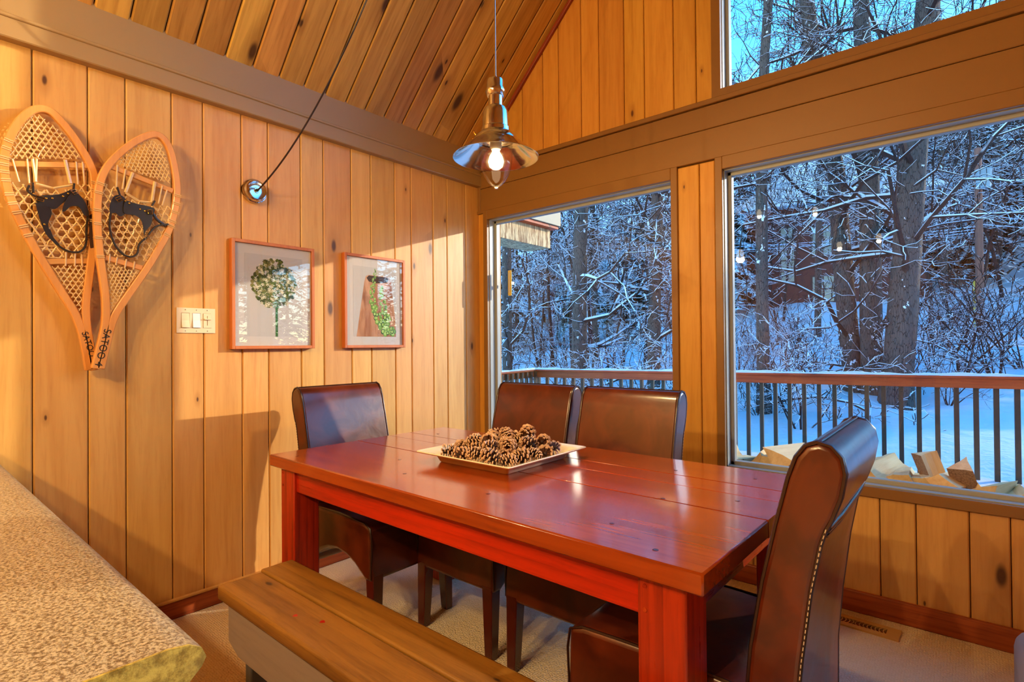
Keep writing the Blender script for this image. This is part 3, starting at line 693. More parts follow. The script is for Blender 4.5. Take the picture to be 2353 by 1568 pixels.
# ---- framed prints
def frame(name, label, y0, y1, z0, z1):
    t = thing(name, label, 'picture', (0, (y0+y1)/2, (z0+z1)/2)); hw, hh = (y1-y0)/2, (z1-z0)/2; b, d = .016, .036
    mb = MB()
    mb.box(.002, d, -hw, -hw+b, -hh, hh).box(.002, d, hw-b, hw, -hh, hh).box(.002, d, -hw+b, hw-b, -hh, -hh+b).box(.002, d, -hw+b, hw-b, hh-b, hh)
    mb.build('frame', M['framewood'], t, bevel=.0015, seg=1)
    MB().box(.012, .022, -hw+b, hw-b, -hh+b, hh-b).build('mat', M['paper'], t)
    MB().box(.0285, .030, -hw+b, hw-b, -hh+b, hh-b).build('glass', M['picglass'], t)
    return t, hw, hh
def disc(mb, y, z, ry, rz, x, m, n=7, a0=0):
    mb.add([(x, y+ry*math.cos(2*PI*i/n+a0), z+rz*math.sin(2*PI*i/n+a0)) for i in range(n)], [tuple(range(n))], m)
fr1, hw, hh = frame('framed_print', 'framed print of a white allium flower head on a grey ground', -1.735, -1.308, 1.193, 1.727)
MB().box(.0222, .0226, -.150, .150, -.205, .205).build('print', M['print_grey'], fr1)
ra = random.Random(5)
gm = [plain('bloom_dark', srgb(46,66,22), .8), plain('bloom_green', srgb(78,102,40), .8), plain('bloom_olive', srgb(118,118,66), .8), plain('bloom_cream', srgb(222,218,178), .8), plain('bloom_white', srgb(236,232,206), .8)]
mb = MB()
for i in range(900):
    r = .118*math.sqrt(ra.random()); a = ra.uniform(0, 2*PI); y, z = r*math.cos(a)*.96, .062+r*math.sin(a)*1.06
    if r > .09 and ra.random() < .35: continue
    m = ra.choice((0, 0, 0, 1, 1, 2)) if i < 560 else ra.choice((0, 1, 2, 2, 3, 3, 4))
    s = ra.uniform(.005, .011) if i < 560 else ra.uniform(.0025, .006)
    if i < 560: disc(mb, y, z, s, s, .0227+i*2e-7, m, 6, a)
    else:
        for p in range(5):
            b = a+p*2*PI/5; mb.add([(.0229+i*2e-7, y, z), (.0229+i*2e-7, y+s*1.3*math.cos(b-.3), z+s*1.3*math.sin(b-.3)), (.0229+i*2e-7, y+s*1.7*math.cos(b), z+s*1.7*math.sin(b)), (.0229+i*2e-7, y+s*1.3*math.cos(b+.3), z+s*1.3*math.sin(b+.3))], [(0, 1, 2, 3)], m)
mb.build('bloom', gm, fr1, kind='stuff')
MB().box(.0226, .0228, .004, .017, -.205, -.03).build('flower_stem', plain('stem_green', srgb(52,104,46), .8), fr1)
fr2, hw, hh = frame('framed_print', 'framed print of green bell flower stems lying on a wooden board', -1.125, -.698, 1.193, 1.735)
MB().box(.0222, .0226, -.150, .150, -.205, .205).build('print', M['print_grey'], fr2)
def boardart():
    t = NT('print_board'); v = t.obj(); n = t.noise(t.mapv(v, (20, 20, 4)), 1, 4, .6, .5); n2 = t.noise(v, 9, 3)
    c = t.mix(t.step(n, .3, .7), srgb(150,96,64), srgb(206,160,124)); c = t.mix(t.math('MULTIPLY', t.step(n2, .5, .7), .5), c, srgb(110,66,44)); return t.done(t.pbsdf(c, .8))
MB().prism([(-.13, -.205), (.15, -.205), (.145, -.10), (.115, .13), (.105, .15), (.085, .158), (-.045, .158), (-.065, .150), (-.075, .12)], lambda a, b, s: (s, a, b), .0226, .0228).build('printed_board', boardart(), fr2)
MB().prism([(-.06, .14), (-.045, .155), (.085, .155), (.10, .145), (.085, .122), (.0, .112), (-.045, .12)], lambda a, b, s: (s, a, b), .0228, .0229).build('board_dark_top', plain('board_dark_print', srgb(58,36,30), .8), fr2)  # dark area printed at the top of the pictured board
mb = MB(); lm = [plain('bell_a', srgb(66,120,44), .8), plain('bell_b', srgb(110,160,66), .8), plain('bell_c', srgb(168,204,112), .8), plain('bell_d', srgb(44,88,44), .8)]
i = 0
for path in ([(.005, .185), (-.01, .13), (-.02, .07), (-.02, .0), (.005, -.06), (.035, -.12), (.07, -.19)], [(.035, .10), (.05, .03), (.065, -.04), (.08, -.09), (.10, -.15), (.12, -.19)]):
    for (a, b), (c, d) in zip(path[:-1], path[1:]):
        for k in range(14):
            u = (k+ra.random())/14; y, z = a+(c-a)*u, b+(d-b)*u; big = .35+.65*min(1, max(0, (.16-z)/.3)); sp = .028*big
            yy, zz = y+ra.uniform(-sp, sp), z+ra.uniform(-.012, .012); i += 1
            if zz < -.19: zz = -.19
            s = .0135*big*ra.uniform(.7, 1.15); disc(mb, yy, zz, s, s*1.1, .0230+i*3e-6, ra.choice((0, 1, 1, 3)), 8, ra.random()); disc(mb, yy, zz+s*.15, s*.62, s*.7, .0230+i*3e-6+1.5e-6, ra.choice((1, 2, 2)), 8)
mb.build('bell_flowers', lm, fr2, kind='stuff')

# ---- snowshoes
def SP(cx_, cy_, X): return Vector(onx(cx_*.42088, 220+cy_*.42092, X))
def clip_lines(poly, ang, spacing, off):
    d = (math.cos(ang), math.sin(ang)); n = (-d[1], d[0]); ps = [p[0]*n[0]+p[1]*n[1] for p in poly]
    k0 = math.floor((min(ps)-off)/spacing); out = []
    for k in range(k0, k0+400):
        c = off+k*spacing
        if c > max(ps): break
        xs = []
        for i in range(len(poly)):
            a, b = poly[i], poly[(i+1) % len(poly)]; da, db = a[0]*n[0]+a[1]*n[1]-c, b[0]*n[0]+b[1]*n[1]-c
            if (da < 0) != (db < 0):
                u = da/(da-db); x, y = a[0]+(b[0]-a[0])*u, a[1]+(b[1]-a[1])*u; xs.append((x*d[0]+y*d[1], (x, y)))
        xs.sort()
        for i in range(0, len(xs)-1, 2): out.append((xs[i][1], xs[i+1][1]))
    return out
def net(mb, poly, X, spacing, r, rot=0, sag=.004):
    pl = [(SP(a, b, X).y, SP(a, b, X).z) for a, b in poly]
    for q, ang in enumerate((0, 60, 120)):
        an = math.radians(ang+rot)
        for a, b in clip_lines(pl, an, spacing, spacing*(.5 if q == 0 else 0.)):
            n = max(2, int(math.hypot(a[0]-b[0], a[1]-b[1])/.012)); pts = []
            for i in range(n+1):
                u = i/n; pts.append((X+random.uniform(-.0015, .0015)+(q-1)*r*.6, a[0]+(b[0]-a[0])*u+random.uniform(-1, 1)*r*.7, a[1]+(b[1]-a[1])*u+random.uniform(-1, 1)*r*.7))
            mb.tube(pts, r, 4, cap=False)
def smooth_path(pts, n=4):
    out = []; k = len(pts)
    for i in range(k-1):
        p0, p1, p2, p3 = pts[max(0, i-1)], pts[i], pts[i+1], pts[min(k-1, i+2)]
        for j in range(n):
            t = j/n; out.append(tuple(.5*((2*p1[c])+(-p0[c]+p2[c])*t+(2*p0[c]-5*p1[c]+4*p2[c]-p3[c])*t*t+(-p0[c]+3*p1[c]-3*p2[c]+p3[c])*t**3) for c in (0, 1)))
    out.append(pts[-1]); return out
def rectsweep(mb, pts, w, d):
    pts = [Vector(p) for p in pts]; k = len(pts); vs_ = []
    for i, p in enumerate(pts):
        t = (pts[min(k-1, i+1)]-pts[max(0, i-1)]).normalized(); s = t.cross(Vector((1, 0, 0))).normalized(); x = Vector((1, 0, 0))
        vs_ += [p-s*w-x*d, p+s*w-x*d, p+s*w+x*d, p-s*w+x*d]
    fs = [(i*4+j, i*4+(j+1) % 4, i*4+4+(j+1) % 4, i*4+4+j) for i in range(k-1) for j in range(4)] + [(3, 2, 1, 0), tuple((k-1)*4+j for j in range(4))]
    mb.add(vs_, fs)
def buckle(mb, c, X, w, h, ang):
    p = SP(*c, X); q = []
    for a, b in ((-1, -1), (1, -1), (1, 1), (-1, 1)):
        y, z = a*w, b*h; q.append((X, p.y+y*math.cos(ang)-z*math.sin(ang), p.z+y*math.sin(ang)+z*math.cos(ang)))
    mb.tube(q, .0022, 5, closed=True)
    mb.tube([((q[0][0]+.001), (q[0][1]+q[3][1])/2, (q[0][2]+q[3][2])/2), (X+.001, (q[1][1]+q[2][1])/2, (q[1][2]+q[2][2])/2)], .0014, 4)
def patch(mb, poly, X, th=.004):
    pl = [SP(a, b, X) for a, b in smooth_path(poly+[poly[0]], 3)[:-1]]; n = len(pl)
    mb.add([(X, p.y, p.z) for p in pl]+[(X+th, p.y, p.z) for p in pl], [tuple(range(n-1, -1, -1)), tuple(range(n, 2*n))]+[(i, (i+1) % n, n+(i+1) % n, n+i) for i in range(n)])
M['bindleather'] = plain('black_oiled_leather', srgb(34,28,28), .38, var=.5, coat=.2)
M['strap'] = plain('brown_strap', srgb(66,36,22), .6, var=.4)
def snowshoe(label, X, outline, bars, nets, verts, patches, straps, buckles, rivets, wraps, hang=None):
    t = thing('snowshoe', label, 'snowshoe', (0, 0, 0))
    mb = MB(); rectsweep(mb, [SP(a, b, X) for a, b in smooth_path(outline, 4)], .0135, .0125)
    mb.build('frame', M['shoewood'], t, smooth=40, bevel=.003, seg=1)
    for (a, b, c, d, h) in bars:
        p, q = SP(a, b, X), SP(c, d, X); mb = MB(); s = (q-p).normalized().cross(Vector((1, 0, 0)))*h; x = Vector((.006, 0, 0))
        mb.add([p-s-x, p+s-x, p+s+x, p-s+x, q-s-x, q+s-x, q+s+x, q-s+x], [(0, 1, 2, 3), (7, 6, 5, 4), (0, 4, 5, 1), (1, 5, 6, 2), (2, 6, 7, 3), (3, 7, 4, 0)])
        mb.build('crossbar', M['shoebar'], t, bevel=.002, seg=1)
    mb = MB()
    for poly, sp_, r, rot in nets: net(mb, poly, X+.003, sp_, r, rot)
    for (a, b, c, d, r) in verts: mb.tube([SP(a, b, X+.009), SP((a+c)/2, (b+d)/2, X+.006), SP(c, d, X+.004)], r, 5)
    ol = smooth_path(outline, 4)
    for f0 in wraps:
        i = int(f0*(len(ol)-2)); p = SP(*ol[i], X); q = SP(*ol[i+1], X); tv = (q-p).normalized(); s = tv.cross(Vector((1, 0, 0)))
        for o_ in (-.004, .003):
            c = p+tv*o_; mb.tube([c-s*.012-Vector((.013, 0, 0)), c-s*.0125+Vector((.0145, 0, 0)), c+s*.0125+Vector((.0145, 0, 0)), c+s*.012-Vector((.013, 0, 0))], .0022, 4)
    mb.build('rawhide_lacing', M['rawhide'], t, kind='stuff')
    mb = MB()
    for i, p in enumerate(patches): patch(mb, p, X+.012+.004*i)
    for s_ in straps: mb.tube([SP(a, b, X+.014) for a, b in smooth_path(s_, 4)], .004, 6, flat=1.6)
    mb.build('binding', M['bindleather'], t, smooth=40)
    if hang: 
        mb = MB(); patch(mb, hang, X+.010, .003); mb.build('hanging_strap', M['strap'], t)
    for c, w, h, a in buckles:
        mb = MB(); buckle(mb, c, X+.026, w, h, a); mb.build('buckle', M['brass'] if c[0] not in (408, 800) else M['steel'], t, smooth=60)
    for c in rivets:
        mb = MB(); p = SP(*c, X+.02); mb.sphere((p.x+.002, p.y, p.z), .004, 8, 4, sc=(.6, 1, 1)); mb.build('rivet', M['brass'], t, smooth=60)
    return t
XL, XRr = .045, .085
outL = [(486, 1500), (468, 1400), (446, 1295), (404, 1185), (335, 1075), (255, 945), (190, 835), (138, 740), (88, 640), (48, 540), (25, 440), (20, 360), (32, 290), (62, 210), (108, 138), (165, 88), (222, 73), (280, 92), (335, 145), (390, 212), (442, 290), (487, 370), (510, 430), (516, 500), (512, 600), (508, 720), (500, 860), (488, 970), (474, 1080), (467, 1180), (478, 1290), (497, 1395), (514, 1500)]
outR = [(518, 1492), (532, 1430), (557, 1330), (575, 1230), (574, 1100), (556, 960), (541, 850), (530, 700), (532, 560), (550, 460), (590, 382), (650, 318), (720, 263), (790, 226), (848, 214), (890, 236), (925, 292), (948, 380), (962, 470), (964, 550), (950, 640), (918, 740), (868, 832), (808, 932), (742, 1028), (684, 1110), (632, 1190), (605, 1258), (586, 1335), (562, 1430), (547, 1492)]
snowshoe('old wooden snowshoe with rawhide lacing hung behind, nearest the worktop', XL, outL,
    [(38, 372, 484, 383, .0105), (240, 908, 490, 903, .0105)],
    [([(48, 345), (62, 270), (104, 180), (165, 100), (205, 96), (245, 130), (330, 195), (400, 275), (445, 345)], .0155, .0020, 4),
     ([(35, 470), (110, 480), (170, 495), (205, 515), (375, 515), (420, 485), (508, 490), (505, 700), (496, 885), (245, 885), (195, 815), (130, 700), (70, 580)], .027, .0030, 0),
     ([(285, 930), (482, 926), (470, 1010), (458, 1190), (440, 1190), (385, 1095), (330, 1010)], .0155, .0018, 0)],
    [(68, 345, 105, 470, .003), (148, 345, 160, 480, .003), (178, 345, 195, 470, .005), (200, 345, 195, 470, .004), (355, 350, 385, 480, .006), (415, 360, 425, 485, .003), (450, 362, 462, 490, .003), (195, 480, 290, 505, .004), (290, 505, 400, 488, .004), (360, 855, 358, 930, .003), (410, 860, 408, 930, .003), (445, 870, 448, 930, .003), (150, 680, 250, 805, .003), (180, 820, 300, 822, .002)],
    [[(190, 560), (230, 545), (320, 540), (395, 512), (412, 535), (345, 585), (300, 620), (262, 610), (215, 600)], [(192, 585), (262, 605), (282, 645), (262, 700), (280, 760), (325, 815), (300, 808), (250, 755), (218, 680)], [(338, 632), (350, 588), (395, 525), (430, 540), (468, 590), (484, 652), (458, 652), (430, 608), (385, 606), (355, 632)]],
    [[(268, 730), (300, 800), (360, 845), (420, 855), (455, 838), (470, 800), (472, 720), (482, 650)], [(160, 490), (150, 520), (185, 545), (215, 550)], [(178, 475), (182, 530)], [(405, 480), (400, 525)]],
    [((220, 562), .0105, .008, -.1), ((408, 525), .0085, .0085, .6)], [(252, 561), (287, 561), (345, 550), (372, 535), (243, 703)],
    [.31, .325, .34, .36, .38, .40, .215, .235, .255, .275, .29, .72, .735, .75, .765, .78], [(487, 655), (514, 655), (514, 810), (502, 832), (489, 815)])
snowshoe('old wooden snowshoe with rawhide lacing hung in front, nearest the light switch', XRr, outR,
    [(600, 385, 944, 522, .0105), (572, 884, 776, 942, .0105)],
    [([(655, 335), (735, 265), (815, 238), (880, 268), (905, 330), (925, 420), (930, 480), (760, 425), (655, 378)], .0135, .0020, 12),
     ([(548, 470), (640, 505), (700, 560), (830, 600), (955, 605), (940, 680), (890, 790), (800, 905), (565, 865), (545, 700), (538, 560)], .024, .0027, 10),
     ([(585, 915), (758, 965), (700, 1045), (650, 1110), (605, 1175), (596, 1100)], .0125, .0018, 8)],
    [(640, 378, 635, 505, .003), (685, 400, 668, 510, .003), (725, 420, 685, 530, .006), (845, 470, 830, 580, .006), (885, 492, 865, 590, .003), (912, 515, 885, 600, .003), (685, 530, 760, 578, .005), (760, 578, 835, 585, .005), (600, 865, 595, 915, .003), (640, 880, 632, 925, .003), (690, 892, 682, 940, .003), (735, 905, 728, 950, .003)],
    [[(598, 600), (620, 550), (660, 545), (690, 580), (685, 640), (655, 660), (630, 640), (600, 642)], [(680, 570), (740, 590), (840, 615), (832, 655), (825, 700), (795, 740), (785, 760), (775, 690), (740, 655), (675, 640)]],
    [[(605, 640), (598, 720), (625, 810), (670, 865), (715, 880), (748, 862), (760, 812), (800, 772), (850, 715), (918, 702)], [(835, 645), (860, 680), (905, 712)], [(640, 500), (655, 545)], [(845, 575), (830, 600)]],
    [((650, 565), .0095, .0085, .6), ((820, 635), .008, .008, .1), ((800, 770), .008, .008, .7)], [(685, 575), (706, 588), (765, 620), (792, 630)],
    [.20, .22, .24, .26, .28, .295, .645, .66, .675, .69, .705, .72])
# inked owner's marks on the tails
def ink_text(txt, a, b, X, size, parent, flip=False):
    cu = bpy.data.curves.new('ink', 'FONT'); cu.body = txt; cu.size = size; cu.extrude = .0003; cu.align_x = 'LEFT'; cu.align_y = 'CENTER'; cu.offset = 0.0
    tmp = bpy.data.objects.new('ink_tmp', cu); COL.objects.link(tmp); bpy.context.view_layer.update()
    me = bpy.data.meshes.new_from_object(tmp.evaluated_get(bpy.context.evaluated_depsgraph_get())); bpy.data.objects.remove(tmp)
    o = bpy.data.objects.new('inked_lettering', me); COL.objects.link(o); me.materials.clear(); me.materials.append(M['ink'])
    p, q = SP(*a, X), SP(*b, X); u = (q-p); u.x = 0; u.normalize(); n = Vector((1, 0, 0)); v = n.cross(u)
    o.matrix_world = Matrix(((u.x, v.x, n.x, X), (u.y, v.y, n.y, p.y), (u.z, v.z, n.z, p.z), (0, 0, 0, 1)))
    o.parent = parent; return o
shoes = [o for o in COL.objects if o.name.startswith('snowshoe')]
ink_text('SATOO 4', (588, 1275), (545, 1440), XRr+.0135, .036, shoes[1])
ink_text('SATOO', (460, 1290), (500, 1410), XL+.0135, .030, shoes[0])
# ================================================================== outside
def hnoise(x, y):
    return .10*math.sin(x*.9+1.3)*math.sin(y*.7+.4)+.06*math.sin(x*2.1+y*1.3)+.03*math.sin(x*4.3-y*3.1)
def hground(x, y):
    base = -.62
    if y > 4: base += min(1., (y-4)/6)**1.0*.72
    if y > 10: base += (y-10)*.15
    if y > 20: base += (y-20)*.12*max(0., min(1., (26-x)/18))
    if y > 34: base += (y-34)*.34*max(0., min(1., (22-x)/18))
    return base + hnoise(x, y)*(1 if y > 4.5 else .5)
NX, NY = 120, 130
gv = []; gf = []
for j in range(NY):
    y = .3 + 75*(j/(NY-1))**1.7
    for i in range(NX):
        x = -70 + 110*i/(NX-1); gv.append((x, y, hground(x, y)))
for j in range(NY-1):
    for i in range(NX-1): k = j*NX+i; gf.append((k, k+1, k+NX+1, k+NX))
mb = MB(); mb.add(gv, gf); sg = struct(mb.build('snow_ground', M['snow'], smooth=180))
mb = MB(); mb.box(-70, 40, -40, .3, -.8, -.7); struct(mb.build('yard_ground', M['snow']))
def ground_hit(px, py):
    d = ray(px, py); t = 4.
    while t < 90:
        p = CAM+d*t
        if p[2] < hground(p[0], p[1]): return p, t
        t += .05
    return CAM+d*40, 40

# ---- deck and railing
dk = struct(MB().box(-3.2, 7.5, .16, 3.75, -.22, -.06).build('deck_floor', M['snow']))
M['railwood'] = wood('redwood_rail', srgb(196,84,36), srgb(146,50,20), 'X', .55, .6, .08, .5, srgb(60,24,14), cath=.2)
M['baluster'] = plain('dark_green_baluster', srgb(46,46,34), .55)
RA = np.array([-2.0, 3.22]); RB = np.array([4.6, 3.78]); RL = float(np.linalg.norm(RB-RA)); RTH = math.atan2(RB[1]-RA[1], RB[0]-RA[0])
rail = thing('deck_railing', 'stained wooden deck railing with dark balusters and snow along the top', 'railing', (RA[0], RA[1], 0), RTH)
RZ = .872
def rz_(s): return RZ+.006*s
mb = MB()
def slbox(mb, s0, s1, y0, y1, dz0, dz1):
    mb.add([(s0, y0, rz_(s0)+dz0), (s1, y0, rz_(s1)+dz0), (s1, y1, rz_(s1)+dz0), (s0, y1, rz_(s0)+dz0), (s0, y0, rz_(s0)+dz1), (s1, y0, rz_(s1)+dz1), (s1, y1, rz_(s1)+dz1), (s0, y1, rz_(s0)+dz1)],
           [(0, 3, 2, 1), (4, 5, 6, 7), (0, 1, 5, 4), (1, 2, 6, 5), (2, 3, 7, 6), (3, 0, 4, 7)])
slbox(mb, 0, RL, -.055, .055, -.036, -.012); mb.build('cap_rail', M['railwood'], rail, bevel=.004, seg=1)
mb = MB(); slbox(mb, 0, RL, -.02, .02, -.125, -.034); mb.build('face_rail', M['railwood'], rail, bevel=.003, seg=1)
mb = MB(); mb.box(0, RL, -.018, .018, -.22, -.14); mb.build('bottom_rail', M['railwood'], rail)
mb = MB(); n = 160; top = []
for i in range(n+1):
    s = RL*i/n; h = .016+.006*math.sin(s*7)+.004*math.sin(s*23+1); top += [(s, -.052, rz_(s)-.013), (s, -.036, rz_(s)-.012+h), (s, .036, rz_(s)-.012+h*1.1), (s, .052, rz_(s)-.013)]
mb.add(top, [(i*4+j, i*4+4+j, i*4+5+j, i*4+1+j) for i in range(n) for j in range(3)]); mb.build('snow_cap', M['snow'], rail, smooth=60)
nb = int(RL/.139)
bm_ = MB().box(-.019, .019, .02, .058, -.2, .86).mesh('baluster', M['baluster'])
for i in range(nb):
    o = bpy.data.objects.new('baluster', bm_); COL.objects.link(o); o.parent = rail; o.location = (.05+.139*i, 0, -.03)
MB().box(RL-.55, RL-.46, -.05, .05, -.1, .86).build('post', M['baluster'], rail)
rail2 = dup(rail, (RA[0], RA[1], 0), RTH+PI*1.5+.12, 'stained wooden deck railing turning back towards the house')

# ---- firewood heaped against the house below the large window
M['splitwood'] = wood('split_fir', srgb(242,214,160), srgb(206,160,104), 'X', .8, .5, .25, .3, spec=.1)
M['logbark'] = barksnow('log_bark', srgb(92,62,46), srgb(150,112,86), 2.0, 0, 25, 0., True)
def log_mesh(seed):
    rr = random.Random(seed); L = rr.uniform(.34, .42); k = rr.choice((3, 4, 4)); pts = []
    if k == 3: pts = [(-.085, -.05), (.085, -.055), (.01+rr.uniform(-.03, .03), .085)]
    else: pts = [(-.08, -.045), (.08, -.05), (.07, .04+rr.uniform(-.02, .02)), (-.03, .07)]
    pts = [(a*rr.uniform(.8, 1.2), b*rr.uniform(.8, 1.2)) for a, b in pts]
    # rough outline
    o2 = []
    for i in range(k):
        a, b = pts[i], pts[(i+1) % k]
        for u in (0, .33, .66): o2.append((a[0]+(b[0]-a[0])*u+rr.uniform(-.008, .008), a[1]+(b[1]-a[1])*u+rr.uniform(-.008, .008)))
    mb = MB(); mb.prism(o2, lambda a, b, s: (s+a*.06*rr.uniform(.5, 1.5), a, b), -L/2, L/2)
    mb.m = [0, 0] + [1 if i < 3 else 0 for i in range(len(o2))]
    return mb.mesh('firewood_log', [M['splitwood'], M['logbark']])
lmesh = [log_mesh(i) for i in range(6)]
rl = random.Random(11)
def log(x, y, z, rx, ry, rz, k, label=None):
    o = bpy.data.objects.new('firewood_log', lmesh[k % 6]); COL.objects.link(o); o.location = (x, y, z); o.rotation_euler = (rx, ry, rz)
    tag(o, label or 'split firewood log lying in the heap outside under the large window', 'firewood', 'firewood heap on the deck'); return o
x = 1.55
while x < 3.6:                                   # lower rows hold the top ones up
    for row in range(4): log(x+rl.uniform(-.02, .02), .50+rl.uniform(-.03, .03), .02+.145*row, rl.uniform(-.3, .3), rl.uniform(-.06, .06), PI/2+rl.uniform(-.15, .15), rl.randrange(6))
    x += .168
for (px, py, k, rx, ry, rz, sc, lab) in ((1702, 1062, 0, .3, .1, 1.5, .8, None), (1745, 1058, 1, 2.2, .05, 1.7, .7, None), (1790, 1060, 3, .6, 0, 1.45, .8, None), (1832, 1052, 2, 1.2, .05, 1.3, 1.0, 'pale split log leaning against the chair side of the firewood heap'), (1978, 1085, 4, .4, .1, 1.8, .8, None),
       (2025, 1092, 5, 1.0, .0, 1.4, 1.1, None), (2075, 1098, 3, .1, .05, 1.6, .8, None), (2110, 1100, 1, .8, .1, 1.7, .7, None), (2146, 1098, 2, .0, 1.25, .3, .62, 'pointed pale split log standing up from the firewood heap'), (2190, 1112, 0, .9, .1, 1.4, .75, None), (2225, 1108, 4, .1, 1.0, 1.2, .6, 'stubby split log tipped upright near the end of the firewood heap'), (2285, 1132, 2, .5, .1, 1.35, .9, None), (2340, 1146, 1, .4, .1, 1.6, .9, None)):
    p = ony(px, py, .36); o = log(p[0], p[1]+.06, p[2]-.02, rx, ry, rz, k, lab); o.scale = (sc, sc, sc)

# ---- thermometer outside the small window
tm = thing('thermometer', 'narrow yellow thermometer fixed outside the small window', 'thermometer', (.192, .125, 1.65))
MB().box(-.016, .016, -.004, .004, -.092, .092).build('scale_plate', plain('yellow_enamel', srgb(232,206,96), .4), tm, bevel=.004, seg=2)
MB().tube([(0, -.006, -.07), (0, -.006, .075)], .0022, 6).build('glass_tube', M['white'], tm)
mk = MB()
for i in range(22): mk.box(-.010, -.004, -.0048, -.0042, -.065+i*.0065, -.0635+i*.0065).box(.004, .010, -.0048, -.0042, -.065+i*.0065, -.0635+i*.0065)
mk.build('scale_marks', M['ink'], tm)
MB().box(-.012, .012, .002, .035, -.01, .01).build('bracket', M['steel'], tm)

# ---- roof corner of the neighbouring wing seen through the small window
ev = thing('roof_overhang', 'wooden roof corner with weathered beam and pale fascia outside the small window', 'roof', (0, 0, 0))
def weath():
    t = NT('weathered_beam'); v = t.obj(); a = t.noise(t.mapv(v, (40, 40, 5)), 1, 4, .7); b = t.noise(t.mapv(v, (14, 14, 2)), 1, 3)
    c = t.mix(t.step(a, .4, .62), srgb(238,206,150), srgb(150,104,62)); c = t.mix(t.math('MULTIPLY', t.step(b, .5, .7), .5), c, srgb(112,76,46)); return t.done(t.pbsdf(c, .8))
MB().box(-1.12, -.81, .16, 2.0, 2.27, 2.478).build('beam', weath(), ev, bevel=.004, seg=1)
MB().box(-2.6, -.73, .16, 2.04, 2.476, 2.51).build('soffit', M['railwood'], ev)
MB().box(-.75, -.71, .16, 2.06, 2.505, 2.76).build('fascia', plain('sage_fascia', srgb(112,114,92), .5), ev, bevel=.004, seg=1)
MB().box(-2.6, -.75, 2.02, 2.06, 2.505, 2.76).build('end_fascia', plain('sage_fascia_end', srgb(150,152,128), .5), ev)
MB().box(-2.7, -.69, .16, 2.1, 2.76, 2.88).build('snow_load', M['snow'], ev, bevel=.04, seg=3)

# ---- trees
def seg_add(mb, a, b, ra_, rb_, m=0):
    """4-sided diamond twig: two faces look up and catch snow"""
    t = (b-a); L = t.length
    if L < 1e-5: return
    t = t/L; up = Vector((0, 0, 1))
    s = t.cross(up)
    s = s.normalized() if s.length > .05 else Vector((1, 0, 0))
    u = s.cross(t)
    v = [a+s*ra_, a+u*ra_, a-s*ra_, a-u*ra_, b+s*rb_, b+u*rb_, b-s*rb_, b-u*rb_]
    mb.add(v, [(0, 1, 5, 4), (1, 2, 6, 5), (2, 3, 7, 6), (3, 0, 4, 7)], m)
def grow(mb, rr, p, d, L, r, depth, wig=.25, up=.12, kids=(2, 4), shrink=.62, rmin=.004, nseg=4):
    pts = [p.copy()]; q = p.copy(); dd = d.copy(); r0 = r
    for i in range(nseg):
        dd = (dd+Vector((rr.gauss(0, wig), rr.gauss(0, wig), rr.gauss(0, wig)+up*.5))).normalized()
        q2 = q+dd*(L/nseg); r1 = max(rmin, r0*.8); seg_add(mb, q, q2, r0, r1)
        if depth > 0:
            for _ in range(rr.randint(0, kids[0]) if i < 1 else rr.randint(1, kids[0])):
                side = dd.cross(Vector((rr.gauss(0, 1), rr.gauss(0, 1), rr.gauss(0, 1))))
                if side.length < 1e-3: continue
                nd = (dd*rr.uniform(.3, .8)+side.normalized()*rr.uniform(.5, 1.)).normalized()
                grow(mb, rr, q2.copy(), nd, L*shrink*rr.uniform(.6, 1.1), max(rmin, r1*.62), depth-1, wig*1.1, up, kids, shrink, rmin, 3)
        q = q2; r0 = r1
def trunk_sweep(mb, pts, rs, n=12, seed=0):
    rr = random.Random(seed); k = len(pts); vs_ = []
    for i, (p, r) in enumerate(zip(pts, rs)):
        for j in range(n):
            a = 2*PI*j/n; q = r*(1+.06*math.sin(3*a+i*.7+seed)+rr.uniform(-.03, .03)); vs_.append((p[0]+q*math.cos(a), p[1]+q*math.sin(a), p[2]))
    mb.add(vs_, [(i*n+j, i*n+(j+1) % n, (i+1)*n+(j+1) % n, (i+1)*n+j) for i in range(k-1) for j in range(n)])
